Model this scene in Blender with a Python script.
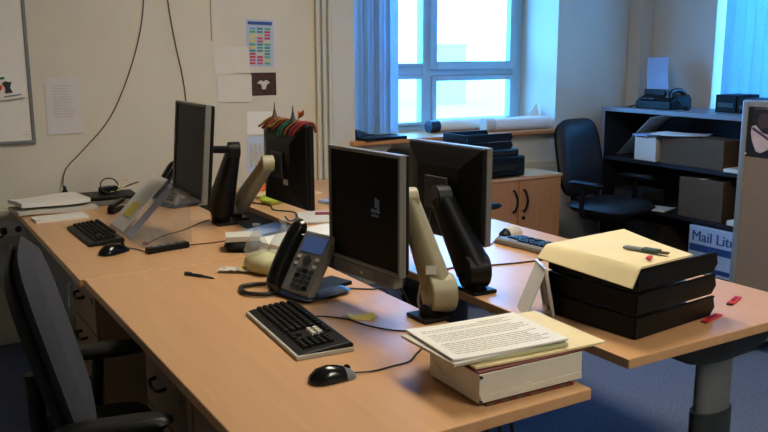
import bpy, bmesh, math, random
from mathutils import Matrix, Vector, Euler, noise
random.seed(7)
PI = math.pi
scene = bpy.context.scene
for o in list(bpy.data.objects):
    bpy.data.objects.remove(o, do_unlink=True)
COL = scene.collection

# ------------------------------------------------------------------ camera
cam = bpy.data.cameras.new('camera')
cam.sensor_width = 36.0
cam.lens = 39.155
cam.clip_start = 0.05
cam.clip_end = 500
co = bpy.data.objects.new('camera', cam)
COL.objects.link(co)
R = Matrix(((0.855548, 0.102082, -0.507560),
            (-0.517717, 0.163860, -0.839713),
            (-0.002551, 0.981188, 0.193040)))
co.matrix_world = Matrix.Translation((-1.354, -1.311, 1.497)) @ R.to_4x4()
scene.camera = co

# ------------------------------------------------------------------ world, exposure
w = bpy.data.worlds.new('overcast_sky')
scene.world = w
w.use_nodes = True
bg = w.node_tree.nodes['Background']
bg.inputs[0].default_value = (0.095, 0.42, 1.0, 1)
bg.inputs[1].default_value = 19
FILL_POWER = 22.0
vs = scene.view_settings
vs.view_transform = 'Standard'
vs.look = 'None'
vs.gamma = 1
vs.use_curve_mapping = False
vs.exposure = 0.1


# ------------------------------------------------------------------ materials
def lin(c):
    return tuple(((v / 255 / 12.92) if v / 255 <= .04045 else ((v / 255 + .055) / 1.055) ** 2.4) for v in c) + (1,)


MATS = {}


def mat(name, rgb, rough=.55, metal=0.0, var=.10, scale=30, bump=0.0, stretch=(1, 1, 1), spec=.5, rgb2=None, trans=0.0):
    """Procedural principled material: noise mixes two close tones, optional bump."""
    if name in MATS:
        return MATS[name]
    m = bpy.data.materials.new(name)
    m.use_nodes = True
    nt = m.node_tree
    p = nt.nodes['Principled BSDF']
    tc = nt.nodes.new('ShaderNodeTexCoord')
    mp = nt.nodes.new('ShaderNodeMapping')
    mp.inputs['Scale'].default_value = stretch
    nz = nt.nodes.new('ShaderNodeTexNoise')
    nz.inputs['Scale'].default_value = scale
    nz.inputs['Detail'].default_value = 4
    rp = nt.nodes.new('ShaderNodeValToRGB')
    a = lin(rgb)
    if rgb2 is None:
        k0, k1 = 1 - var, 1 + var
        lo = tuple(min(1, v * k0) for v in a[:3]) + (1,)
        hi = tuple(min(1, v * k1) for v in a[:3]) + (1,)
    else:
        lo, hi = a, lin(rgb2)
    rp.color_ramp.elements[0].position = .3
    rp.color_ramp.elements[1].position = .7
    rp.color_ramp.elements[0].color = lo
    rp.color_ramp.elements[1].color = hi
    nt.links.new(tc.outputs['Object'], mp.inputs['Vector'])
    nt.links.new(mp.outputs[0], nz.inputs['Vector'])
    nt.links.new(nz.outputs['Fac'], rp.inputs[0])
    nt.links.new(rp.outputs[0], p.inputs['Base Color'])
    p.inputs['Roughness'].default_value = rough
    p.inputs['Metallic'].default_value = metal
    p.inputs['Specular IOR Level'].default_value = spec
    if bump:
        b = nt.nodes.new('ShaderNodeBump')
        b.inputs['Strength'].default_value = bump
        b.inputs['Distance'].default_value = .01
        nt.links.new(nz.outputs['Fac'], b.inputs['Height'])
        nt.links.new(b.outputs[0], p.inputs['Normal'])
    if trans:
        out = nt.nodes['Material Output']
        tr = nt.nodes.new('ShaderNodeBsdfTranslucent')
        nt.links.new(rp.outputs[0], tr.inputs['Color'])
        mx = nt.nodes.new('ShaderNodeMixShader')
        mx.inputs[0].default_value = trans
        nt.links.new(p.outputs[0], mx.inputs[1])
        nt.links.new(tr.outputs[0], mx.inputs[2])
        nt.links.new(mx.outputs[0], out.inputs['Surface'])
    MATS[name] = m
    return m


def clear_mat(name, rgb, clear=.9, rough=.05):
    """Thin clear sheet: transparent mixed with gloss by Fresnel-like weight."""
    m = bpy.data.materials.new(name)
    m.use_nodes = True
    nt = m.node_tree
    p = nt.nodes['Principled BSDF']
    nz = nt.nodes.new('ShaderNodeTexNoise')
    nz.inputs['Scale'].default_value = 12
    mr = nt.nodes.new('ShaderNodeMapRange')
    mr.inputs['To Min'].default_value = rough
    mr.inputs['To Max'].default_value = rough + .06
    nt.links.new(nz.outputs['Fac'], mr.inputs['Value'])
    nt.links.new(mr.outputs[0], p.inputs['Roughness'])
    p.inputs['Base Color'].default_value = lin(rgb)
    tr = nt.nodes.new('ShaderNodeBsdfTransparent')
    mx = nt.nodes.new('ShaderNodeMixShader')
    mx.inputs[0].default_value = clear
    nt.links.new(p.outputs[0], mx.inputs[1])
    nt.links.new(tr.outputs[0], mx.inputs[2])
    nt.links.new(mx.outputs[0], nt.nodes['Material Output'].inputs['Surface'])
    MATS[name] = m
    return m


def emit_mat(name, col, strength):
    m = bpy.data.materials.new(name)
    m.use_nodes = True
    p = m.node_tree.nodes['Principled BSDF']
    p.inputs['Base Color'].default_value = (.6, .6, .6, 1) if strength > 1 else (.05, .06, .07, 1)
    p.inputs['Emission Color'].default_value = col
    p.inputs['Emission Strength'].default_value = strength
    MATS[name] = m
    return m


WALL = mat('painted_wall', (206, 200, 183), .85, var=.035, scale=3, bump=.02)
WALL2 = mat('painted_wall_grey', (205, 200, 188), .85, var=.035, scale=3, bump=.02)
CEIL = mat('ceiling_paint', (225, 222, 214), .9, var=.03, scale=5)
CARPET = mat('blue_carpet', (74, 84, 104), .95, scale=120, bump=.5, rgb2=(108, 118, 140), spec=.1)
BEECH = mat('beech_laminate', (198, 151, 106), .34, scale=4, stretch=(8, .7, 8), rgb2=(205, 159, 114), spec=.5)
BEECH_V = mat('beech_door', (176, 118, 72), .45, scale=5, stretch=(9, 9, .8), rgb2=(190, 132, 84))
BEECH_X = mat('beech_sill', (190, 126, 74), .3, scale=5, stretch=(.8, 9, 9), rgb2=(204, 142, 88))
EDGE = mat('pedestal_laminate', (142, 112, 84), .5, scale=8, rgb2=(156, 126, 96))
BLACK = mat('black_plastic', (9, 11, 13), .45, var=.15, scale=60, spec=.25)
BLACKM = mat('matt_black_plastic', (7, 8, 8), .6, var=.2, scale=80, spec=.2)
BLACKG = mat('gloss_black', (9, 9, 11), .18, var=.2, scale=20)
SCREEN = mat('dark_screen', (8, 11, 12), .32, var=.1, scale=10, spec=.07)
SILVER = mat('silver_plastic', (118, 119, 116), .42, metal=.1, var=.05, scale=60)
GREYM = mat('grey_metal', (112, 116, 118), .45, metal=.2, var=.08, scale=40)
DARKM = mat('dark_grey_metal', (54, 58, 61), .5, metal=.3, var=.1, scale=40)
ALU = mat('aluminium_edge', (150, 160, 172), .4, metal=.5, var=.05, scale=40)
BEIGE = mat('beige_plastic', (152, 145, 117), .45, var=.06, scale=30)
FABRIC = mat('charcoal_fabric', (62, 64, 70), .95, scale=300, bump=.4, var=.25, spec=.15)
FABRICB = mat('black_fabric', (24, 26, 30), .9, scale=300, bump=.3, var=.25, spec=.3)
LEATHER = mat('black_leatherette', (24, 27, 32), .45, scale=120, bump=.15, var=.15)
SCRFAB = mat('screen_fabric', (132, 118, 106), .95, scale=400, bump=.3, var=.12, spec=.1)
FRAME = mat('window_frame_bloom_tint', (158, 190, 210), .45, var=.03, scale=8)  # blue bloom of the backlit window tinted into the frame colour
BLIND = mat('blind_fabric', (176, 200, 212), .8, scale=90, var=.06, trans=.5)
SHEER = mat('sheer_blind_fabric', (170, 200, 214), .8, scale=90, var=.06, trans=.6)
PAPER = mat('white_paper', (226, 224, 216), .8, var=.02, scale=8)
PAPERG = mat('grey_white_paper', (196, 192, 182), .8, var=.03, scale=8)
AGED = mat('aged_page', (210, 206, 194), .85, var=.02, scale=8)
PAPERB = mat('bluish_paper', (150, 172, 204), .8, var=.05, scale=20)
INK = mat('grey_ink', (182, 180, 176), .8, var=.25, scale=200)
INKD = mat('dark_ink', (50, 50, 56), .8, var=.25, scale=200)
CREAM = mat('manila_card', (224, 206, 160), .75, var=.05, scale=10)
CARD = mat('cardboard', (88, 69, 47), .85, var=.08, scale=25)
BOXW = mat('white_box_card', (212, 204, 188), .75, var=.04, scale=12)
MAROON = mat('maroon_card', (92, 26, 28), .7, var=.1, scale=20)
RED = mat('red_plastic', (205, 38, 28), .45, var=.08, scale=30)
DKRED = mat('dark_red_cloth', (120, 22, 36), .8, var=.2, scale=40)
YELLOW = mat('yellow_note', (224, 204, 84), .75, var=.05, scale=20)
LIME = mat('lime_card', (176, 200, 70), .7, var=.1, scale=20)
ORANGE = mat('orange_card', (226, 120, 50), .7, var=.1, scale=20)
GREEN = mat('green_cloth', (44, 140, 92), .75, var=.15, scale=40)
BLUE = mat('blue_print', (40, 74, 140), .6, var=.08, scale=20)
NAVY = mat('navy_plastic', (18, 28, 52), .35, var=.1, scale=30)
LBLUE = mat('pale_blue_print', (178, 200, 224), .7, var=.04, scale=20)
CABLE = mat('black_cable', (26, 24, 24), .5, var=.1, scale=60)
GCABLE = mat('grey_brown_cable', (92, 82, 74), .55, var=.1, scale=60)
WHITEP = mat('white_plastic', (222, 220, 212), .4, var=.02, scale=20)
SHELFB = mat('shelf_black', (20, 22, 28), .6, var=.1, scale=20)
SHELFG = mat('shelf_grey_laminate', (120, 124, 132), .4, var=.04, scale=20)
TRUNK = mat('trunking_plastic', (200, 196, 178), .5, var=.03, scale=10)
GLASS = clear_mat('window_glass', (235, 245, 250), .93, .02)
ACRYL = clear_mat('clear_acrylic', (200, 208, 210), .86, .08)
FILM = clear_mat('clear_plastic_film', (205, 214, 216), .74, .1)
FILL_LAMP = emit_mat('fill_diffuser', (1.0, .90, .72, 1), FILL_POWER)  # warm glow of the added ceiling fill panels
LED = emit_mat('lit_logo', (.35, .5, .7, 1), .03)
LCD = emit_mat('blue_display', (.08, .2, .6, 1), .18)
WOODBOX = mat('concrete_pale', (186, 214, 200), .9, var=.05, scale=.4)
GROUND = mat('outdoor_paving', (190, 190, 186), .9, var=.06, scale=.3)


# ------------------------------------------------------------------ mesh helpers
def RZ(d):
    return Matrix.Rotation(math.radians(d), 4, 'Z')


def RX(d):
    return Matrix.Rotation(math.radians(d), 4, 'X')


def RY(d):
    return Matrix.Rotation(math.radians(d), 4, 'Y')


def T(x, y, z):
    return Matrix.Translation((x, y, z))


def spline(pts, n=6):
    P = [Vector(p) for p in pts]
    if len(P) < 3:
        return P
    P = [P[0] * 2 - P[1]] + P + [P[-1] * 2 - P[-2]]
    out = []
    for i in range(1, len(P) - 2):
        a, b, c, d = P[i - 1:i + 3]
        for k in range(n):
            t = k / n
            out.append(.5 * ((2 * b) + (c - a) * t + (2 * a - 5 * b + 4 * c - d) * t * t + (3 * b - a - 3 * c + d) * t ** 3))
    out.append(P[-2])
    return out


class MB:
    def __init__(self):
        self.v, self.f, self.mi = [], [], []
        self.cur = 0

    def add(self, vs, fs, M=None):
        b = len(self.v)
        for p in vs:
            p = Vector(p)
            self.v.append(tuple(M @ p) if M is not None else tuple(p))
        for q in fs:
            self.f.append([b + i for i in q])
            self.mi.append(self.cur)
        return self

    def box(self, x0, x1, y0, y1, z0, z1, M=None):
        vs = [(x, y, z) for x in (x0, x1) for y in (y0, y1) for z in (z0, z1)]
        fs = [(0, 1, 3, 2), (4, 6, 7, 5), (0, 4, 5, 1), (2, 3, 7, 6), (0, 2, 6, 4), (1, 5, 7, 3)]
        return self.add(vs, fs, M)

    def loft(self, rings, M=None, cap=True, closed=False):
        n = len(rings[0])
        vs = [p for r in rings for p in r]
        fs = []
        m = len(rings)
        for i in range(m if closed else m - 1):
            for j in range(n):
                a = i * n + j
                b = i * n + (j + 1) % n
                c = ((i + 1) % m) * n + (j + 1) % n
                d = ((i + 1) % m) * n + j
                fs.append((a, b, c, d))
        if cap and not closed:
            fs.append(tuple(range(n))[::-1])
            fs.append(tuple((m - 1) * n + j for j in range(n)))
        return self.add(vs, fs, M)

    def cyl(self, p0, p1, r0, r1=None, n=16, M=None):
        r1 = r0 if r1 is None else r1
        p0, p1 = Vector(p0), Vector(p1)
        d = (p1 - p0).normalized()
        u = d.orthogonal().normalized()
        v = d.cross(u)
        rg = [[p + (u * math.cos(2 * PI * k / n) + v * math.sin(2 * PI * k / n)) * r for k in range(n)] for p, r in ((p0, r0), (p1, r1))]
        return self.loft(rg, M)

    def tube(self, pts, r, n=8, k=6, M=None):
        P = spline(pts, k)
        rings = []
        u = None
        for i, p in enumerate(P):
            d = (P[min(i + 1, len(P) - 1)] - P[max(i - 1, 0)])
            if d.length < 1e-9:
                d = Vector((0, 0, 1))
            d.normalize()
            if u is None:
                u = d.orthogonal().normalized()
            else:
                u = (u - d * u.dot(d))
                u = u.normalized() if u.length > 1e-6 else d.orthogonal().normalized()
            v = d.cross(u)
            rr = r[min(int(i / max(1, len(P) - 1) * (len(r) - 1) + .5), len(r) - 1)] if isinstance(r, (list, tuple)) else r
            rings.append([p + (u * math.cos(2 * PI * j / n) + v * math.sin(2 * PI * j / n)) * rr for j in range(n)])
        return self.loft(rings, M)

    def lathe(self, prof, c=(0, 0, 0), n=24, M=None):
        rings = [[(c[0] + r * math.cos(2 * PI * k / n), c[1] + r * math.sin(2 * PI * k / n), c[2] + z) for k in range(n)] for r, z in prof]
        return self.loft(rings, M)

    def prism(self, poly, z0, z1, M=None):
        return self.loft([[(x, y, z0) for x, y in poly], [(x, y, z1) for x, y in poly]], M)

    def bar(self, p0, p1, w0, h0, w1=None, h1=None, up=(0, 0, 1), rnd=.35, n=16, M=None):
        """rounded-rectangle section bar between two points"""
        w1 = w0 if w1 is None else w1
        h1 = h0 if h1 is None else h1
        p0, p1 = Vector(p0), Vector(p1)
        d = (p1 - p0).normalized()
        s = d.cross(Vector(up)).normalized()
        t = s.cross(d)
        rings = []
        e = 2 / max(.1, rnd * 2 + .05)
        for p, w_, h_ in ((p0, w0, h0), (p0 * .5 + p1 * .5, (w0 + w1) / 2, (h0 + h1) / 2), (p1, w1, h1)):
            rg = []
            for k in range(n):
                a = 2 * PI * (k + .5) / n
                c_, s_ = math.cos(a), math.sin(a)
                q = (abs(c_) ** e + abs(s_) ** e) ** (-1 / e)
                rg.append(p + s * (c_ * q * w_ / 2) + t * (s_ * q * h_ / 2))
            rings.append(rg)
        return self.loft(rings, M)

    def sheet(self, fn, nu, nv, th, M=None):
        """surface fn(u,v)->(x,y,z), given thickness downward along its normal"""
        top = [[Vector(fn(i / nu, j / nv)) for j in range(nv + 1)] for i in range(nu + 1)]
        vs, fs = [], []
        for lay in (0, 1):
            for i in range(nu + 1):
                for j in range(nv + 1):
                    p = top[i][j]
                    if lay:
                        a = top[min(i + 1, nu)][j] - top[max(i - 1, 0)][j]
                        b = top[i][min(j + 1, nv)] - top[i][max(j - 1, 0)]
                        p = p - a.cross(b).normalized() * th
                    vs.append(p)
        N = (nu + 1) * (nv + 1)
        ix = lambda i, j: i * (nv + 1) + j
        for i in range(nu):
            for j in range(nv):
                q = (ix(i, j), ix(i + 1, j), ix(i + 1, j + 1), ix(i, j + 1))
                fs.append(q)
                fs.append(tuple(N + k for k in q[::-1]))
        edge = [ix(i, 0) for i in range(nu)] + [ix(nu, j) for j in range(nv)] + [ix(i, nv) for i in range(nu, 0, -1)] + [ix(0, j) for j in range(nv, 0, -1)]
        for a, b in zip(edge, edge[1:] + edge[:1]):
            fs.append((a, N + a, N + b, b))
        return self.add(vs, fs, M)

    def pad(self, w_, h_, t, n=14, e=5, bend=0.0, M=None):
        """rounded cushion in the XY plane (w along x, h along y), thickness t"""
        def side(s):
            vs = []
            for i in range(n + 1):
                for j in range(n + 1):
                    a, b = 2 * i / n - 1, 2 * j / n - 1
                    r = max(abs(a), abs(b))
                    if r > 1e-9:
                        c_, d_ = a / r, b / r
                        q = (abs(c_) ** e + abs(d_) ** e) ** (-1 / e)
                        x, y = r * c_ * q, r * d_ * q
                    else:
                        x = y = 0
                    z = s * t / 2 * math.sqrt(max(0, 1 - r ** 6))
                    vs.append((x * w_ / 2, y * h_ / 2, z + bend * x * x))
            return vs
        ix = lambda i, j: i * (n + 1) + j
        f1, f2 = [], []
        for i in range(n):
            for j in range(n):
                q = (ix(i, j), ix(i + 1, j), ix(i + 1, j + 1), ix(i, j + 1))
                f1.append(q)
                f2.append(q[::-1])
        self.add(side(1), f1, M)
        self.add(side(-1), f2, M)
        return self

    def build(self, name, m, parent=None, bevel=0, smooth=None, weld=False):
        me = bpy.data.meshes.new(name)
        me.from_pydata(self.v, [], self.f)
        ms = m if isinstance(m, (list, tuple)) else [m]
        for x in ms:
            me.materials.append(x)
        if len(ms) > 1:
            for p, i in zip(me.polygons, self.mi):
                p.material_index = i
        bm = bmesh.new()
        bm.from_mesh(me)
        if weld:
            bmesh.ops.remove_doubles(bm, verts=bm.verts, dist=1e-5)
        bmesh.ops.recalc_face_normals(bm, faces=bm.faces)
        bm.to_mesh(me)
        bm.free()
        if smooth:
            me.shade_smooth()
            me.set_sharp_from_angle(angle=math.radians(smooth))
        o = bpy.data.objects.new(name, me)
        COL.objects.link(o)
        if parent is not None:
            o.parent = parent
        if bevel:
            b = o.modifiers.new('bevel', 'BEVEL')
            b.width = bevel
            b.segments = 2
            b.limit_method = 'ANGLE'
            b.angle_limit = math.radians(40)
        return o


def tag(o, label, cat, group=None, kind=None):
    o['label'] = label
    o['category'] = cat
    if group:
        o['group'] = group
    if kind:
        o['kind'] = kind
    return o


def thing(name, label, cat, loc=(0, 0, 0), rz=0, group=None, M=None):
    o = bpy.data.objects.new(name, None)
    o.empty_display_size = .05
    COL.objects.link(o)
    o.matrix_world = M if M is not None else T(*loc) @ RZ(rz)
    return tag(o, label, cat, group)


def struct(o, label=None, cat=None):
    o['kind'] = 'structure'
    if label:
        o['label'] = label
    if cat:
        o['category'] = cat
    return o


def sroot(name, label, cat, loc=(0, 0, 0), rz=0):
    o = bpy.data.objects.new(name, None)
    o.empty_display_size = .05
    COL.objects.link(o)
    o.matrix_world = T(*loc) @ RZ(rz)
    return struct(o, label, cat)


def share(src, name, parent, M=None):
    """another object that shares src's mesh data, under parent"""
    o = src.copy()
    o.name = name
    COL.objects.link(o)
    o.parent = parent
    o.matrix_parent_inverse = Matrix()
    if M is not None:
        o.matrix_local = M
    return o


def copy_tree(src, M, label=None, group=None):
    r = src.copy()
    COL.objects.link(r)
    r.matrix_world = M
    if label:
        r['label'] = label
    if group:
        r['group'] = group
    for ch in list(src.children):
        c = ch.copy()
        COL.objects.link(c)
        c.parent = r
        for g in list(ch.children):
            d = g.copy()
            COL.objects.link(d)
            d.parent = c
    return r


def text_mesh(name, s, size, m, M, parent, ext=.0004):
    c = bpy.data.curves.new(name, 'FONT')
    c.body = s
    c.size = size
    c.extrude = ext
    c.offset = 0
    t = bpy.data.objects.new(name, c)
    COL.objects.link(t)
    dg = bpy.context.evaluated_depsgraph_get()
    me = bpy.data.meshes.new_from_object(t.evaluated_get(dg))
    bpy.data.objects.remove(t, do_unlink=True)
    o = bpy.data.objects.new(name, me)
    me.materials.clear()
    me.materials.append(m)
    COL.objects.link(o)
    o.parent = parent
    o.matrix_local = M
    o['kind'] = 'stuff'
    return o


TOP = .73     # desk height
YB = 3.28     # back wall
XR = 3.72     # right wall
XL, YF, ZC = -3.3, -3.6, 2.75

# ================================================================== THE SETTING
struct(MB().box(XL - .2, XR + .5, YF - .2, YB + .5, -.12, 0).build('floor', CARPET), 'blue carpeted office floor', 'floor')
struct(MB().box(XL - .2, XR + .5, YF - .2, YB + .5, ZC, ZC + .1).build('ceiling', CEIL), 'plain white office ceiling', 'ceiling')
WX0, WX1, WZ0, WZ1 = 1.21, 2.88, .915, 2.35          # back window opening
b = MB()
b.box(XL - .2, WX0, YB, YB + .5, 0, ZC)
b.box(WX1, XR, YB, YB + .5, 0, ZC)
b.box(WX0, WX1, YB, YB + .5, 0, WZ0)
b.box(WX0, WX1, YB, YB + .5, WZ1, ZC)
struct(b.build('wall_back', WALL), 'cream painted wall behind the desks', 'wall')
RY0, RY1, RZ0, RZ1 = .7, 2.60, .95, 2.35             # right window opening
b = MB()
b.box(XR, XR + .4, RY1, YB + .5, 0, ZC)
b.box(XR, XR + .4, YF - .2, RY0, 0, ZC)
b.box(XR, XR + .4, RY0, RY1, 0, RZ0)
b.box(XR, XR + .4, RY0, RY1, RZ1, ZC)
struct(b.build('wall_right', WALL2), 'pale painted wall behind the bookcase', 'wall')
struct(MB().box(XL - .2, XL, YF - .2, YB, 0, ZC).build('wall_left', WALL), 'cream painted side wall', 'wall')
struct(MB().box(XL, XR, YF - .2, YF, 0, ZC).build('wall_front', WALL), 'cream painted wall facing the window', 'wall')
struct(MB().box(XL, XR - .14, YB - .015, YB, 0, .09).build('baseboard_back', TRUNK, bevel=.004), 'cream skirting board along the back wall', 'baseboard')
struct(MB().box(XR - .015, XR, YF, YB - .14, 0, .09).build('baseboard_right', TRUNK, bevel=.004), 'cream skirting board along the right wall', 'baseboard')
# boxed-in corner
struct(MB().box(XR - .125, XR, YB - .125, YB, 0, ZC).build('trim_1', WALL2, bevel=.004), 'boxed pipe casing in the room corner', 'casing')
# dado trunking with lid line
b = MB()
b.box(XL, WX1, YB - .05, YB, .53, .715)
b.box(XL, WX1, YB - .056, YB - .05, .56, .685)
struct(b.build('trim_2', TRUNK, bevel=.003), 'cream dado trunking along the back wall at desk height', 'trunking')
# pair of vertical heating pipes with brackets
pr_ = sroot('trim_3', 'cream vertical pipes up the back wall beside the window', 'pipes')
for x in (.945, .985, 1.025):
    MB().cyl((x, YB - .03, .715), (x, YB - .03, ZC), .014).build('pipe', TRUNK, pr_, smooth=40)
MB().box(.925, 1.045, YB - .05, YB, 2.0, 2.03).build('pipe_bracket', TRUNK, pr_)
struct(MB().box(.294, .306, YB - .012, YB, 1.56, ZC).build('trim_4', TRUNK), 'thin cream mini trunking above the pinned sheets', 'trunking')

# ---- back window
YW = YB + .42
wr = sroot('window_1', 'pale metal framed window above the wooden sill', 'window')
fr = MB()
fr.box(WX0, WX0 + .09, YW - .03, YW + .05, WZ0, WZ1)
fr.box(WX1 - .09, WX1, YW - .03, YW + .05, WZ0, WZ1)
fr.box(WX0, WX1, YW - .03, YW + .05, WZ0, .985)
fr.box(WX0, WX1, YW - .03, YW + .05, WZ1 - .08, WZ1)
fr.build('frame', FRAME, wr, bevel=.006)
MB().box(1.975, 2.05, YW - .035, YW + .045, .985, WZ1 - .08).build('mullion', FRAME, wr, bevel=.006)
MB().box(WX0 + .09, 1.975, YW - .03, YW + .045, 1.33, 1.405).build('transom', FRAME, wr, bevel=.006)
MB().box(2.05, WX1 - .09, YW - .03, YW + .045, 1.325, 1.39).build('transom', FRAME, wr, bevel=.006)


def sash(x0, x1, z0, z1, t):
    s = MB()
    s.box(x0, x0 + t, YW - .055, YW, z0, z1)
    s.box(x1 - t, x1, YW - .055, YW, z0, z1)
    s.box(x0 + t, x1 - t, YW - .055, YW, z0, z0 + t)
    s.box(x0 + t, x1 - t, YW - .055, YW, z1 - t, z1)
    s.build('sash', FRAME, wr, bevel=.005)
    MB().box(x0 + t, x1 - t, YW - .03, YW - .024, z0 + t, z1 - t).build('pane', GLASS, wr)


sash(2.03, WX1 - .075, 1.37, WZ1 - .06, .058)
sash(2.05, WX1 - .09, .985, 1.325, .035)
sash(WX0 + .09, 1.985, 1.395, WZ1 - .06, .022)
sash(WX0 + .09, 1.975, .985, 1.33, .022)
MB().box(WX0 - .04, WX1 + .02, YB - .06, YW - .03, .918, .945).build('sill', BEECH_X, wr, bevel=.004)

# ---- right window
wr2 = sroot('window_2', 'window behind the pale blue vertical blind', 'window')
XW = XR + .3
fr = MB()
for y0, y1, z0, z1 in ((RY0, RY0 + .07, RZ0, RZ1), (RY1 - .07, RY1, RZ0, RZ1), (RY0, RY1, RZ0, RZ0 + .07), (RY0, RY1, RZ1 - .07, RZ1), (1.60, 1.68, RZ0, RZ1), (RY0, RY1, 1.33, 1.40)):
    fr.box(XW - .03, XW + .04, y0, y1, z0, z1)
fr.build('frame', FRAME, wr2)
for y0, y1 in ((RY0 + .07, 1.60), (1.68, RY1 - .07)):
    for z0, z1 in ((RZ0 + .07, 1.33), (1.40, RZ1 - .07)):
        MB().box(XW, XW + .006, y0, y1, z0, z1).build('pane', GLASS, wr2)
MB().box(XR - .02, XW - .03, RY0 + .001, RY1 - .001, RZ0 - .0, RZ0 + .025).build('sill', BEECH_X, wr2)

# ---- outside
struct(MB().box(-120, 160, 4.6, 260, -7.2, -7).build('ground', GROUND), 'pale paving far below the window', 'ground')
ob = thing('far_building', 'pale green building seen through the upper window pane', 'building', (79.6, 114, -7))
MB().box(-2.8, 2.8, -3, 3, 0, 9.3).build('walls', WOODBOX, ob)
MB().box(-3, 3, -3.2, 3.2, 9.3, 9.7).build('roof', WOODBOX, ob)
wnd = None
for i in range(3):
    for j in range(2):
        M_ = T(-1.7 + 1.7 * i, -3.02, 7.8 - 2.8 * j)
        if wnd is None:
            wnd = MB().box(-.5, .5, -.03, .03, -.6, .6).build('window', LBLUE, ob)
            wnd.matrix_local = M_
        else:
            share(wnd, 'window', ob, M_)

# ---- added ceiling fill lights, unseen above the frame
cl = None
for i, (x, y, lab) in enumerate(((.45, 1.2, 'over the desk cluster'), (.45, -1.6, 'over the open carpet'))):
    if cl is None:
        cl = thing('ceiling_fill_light', 'long added ceiling fill panel ' + lab, 'ceiling light', (x, y, ZC), group='added ceiling fill panels')
        f = MB()
        for q in ((-.3, .3, -.6, -.57), (-.3, .3, .57, .6), (-.3, -.27, -.57, .57), (.27, .3, -.57, .57)):
            f.box(*q, -.03, 0)
        f.build('frame', WHITEP, cl)
        MB().box(-.27, .27, -.57, .57, -.02, -.008).build('diffuser', FILL_LAMP, cl)
    else:
        copy_tree(cl, T(x, y, ZC), 'long added ceiling fill panel ' + lab)

# ================================================================== BLINDS
vb = thing('vertical_blind', 'pale blue vertical blind drawn to the side of the window', 'blind', (1.32, YB + .17, .965), group=None)
sl = None
angs = (10, -62, 14, -58, 8, -64, -4)
for i, a in enumerate(angs):
    x = .0 + i * .042
    if i == 6:
        x += .02
    M_ = T(x, 0, 0) @ RZ(a)
    if sl is None:
        sl = MB()
        n = 6
        sl.sheet(lambda u, v: (-.045 + .09 * u, .007 * math.sin(u * PI), v * 1.28), n, 2, .0012)
        sl = sl.build('slat', BLIND, vb)
        sl.matrix_local = M_
    else:
        share(sl, 'slat', vb, M_)
MB().box(-.1, WX1 - 1.34, -.02, .02, 1.29, 1.33).build('head_rail', WHITEP, vb)
vb2 = thing('vertical_blind', 'pale blue vertical blind hanging closed behind the bookcase', 'blind', (XR + .07, RY1, RZ0 + .045))
sl2 = None
for i in range(24):
    y = -.075 - i * .076
    M_ = T(0, y, 0) @ RZ(90 + (14 if i % 3 else 26))
    if sl2 is None:
        s_ = MB()
        s_.sheet(lambda u, v: (-.042 + .084 * u, .006 * math.sin(u * PI), v * 1.30), 6, 2, .0012)
        sl2 = s_.build('slat', SHEER, vb2)
        sl2.matrix_local = M_
    else:
        share(sl2, 'slat', vb2, M_)
MB().box(-.02, .02, -(RY1 - RY0) + .02, -.02, 1.305, 1.35).build('head_rail', WHITEP, vb2)

# ================================================================== DESKS


def desk(label, x0, x1, y0, y1, legs=True, mirror=False):
    d = thing('office_desk', label, 'desk', (x0, y0, 0), group='beech desks in the cluster of four')
    W, L = x1 - x0, y1 - y0
    p = MB().box(0, W, 0, L, TOP - .028, TOP).build('desktop', BEECH, d, bevel=.003)
    lx = W * .61 if not mirror else W * .42
    for ly, s in ((.13, 1), (L - .13, -1)):
        c = MB()
        # oval column, upper and lower sleeve
        el = lambda a_, b_, z: [(lx + a_ * math.cos(2 * PI * k / 24), ly + b_ * math.sin(2 * PI * k / 24), z) for k in range(24)]
        c.loft([el(.072, .035, .40), el(.072, .035, .64)])
        lg = c.build('leg', GREYM, d, smooth=40)
        MB().loft([el(.082, .043, .07), el(.082, .043, .43)]).build('sleeve', DARKM, lg, smooth=40)
        # arched bracket under the top
        arch = []
        n = 12
        prof = []
        for k in range(n + 1):
            t = k / n * 2 - 1
            prof.append((lx + t * .25, .702 - .095 * math.sqrt(max(0, 1 - abs(t) ** 2.4)) - .012))
        poly = [(lx - .25, .702)] + prof + [(lx + .25, .702)]
        br = MB()
        br.loft([[(px, ly + q, pz) for px, pz in poly] for q in (-.04, .04)])
        for sx in (-1, 1):
            br.cyl((lx + sx * .245, ly - .045, .688), (lx + sx * .245, ly + .045, .688), .017)
        br.build('bracket', DARKM, lg, bevel=.004)
        ft = MB()
        ft.bar((lx - .33, ly, .04), (lx + .33, ly, .04), .07, .06, rnd=.3)
        ft.build('foot', DARKM, lg, smooth=40)
        for sx in (-.29, .29):
            MB().cyl((lx + sx, ly, 0), (lx + sx, ly, .015), .022).build('glide', BLACK, lg)
    MB().box(W / 2 - .02, W / 2 + .02, .18, L - .18, .64, .70).build('beam', DARKM, d)
    return d


desk('beech office desk with the white box of papers at its end', -.80, 0, 0, 1.60, mirror=True)
desk('beech office desk against the wall under the whiteboard', -.815, 0, 1.606, 3.215, mirror=True)
desk('beech office desk carrying the stack of black letter trays', .215, 1.06, .085, 1.69)
desk('beech office desk by the wall pipes, littered with papers', .215, 1.06, 1.696, 3.215)


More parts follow.
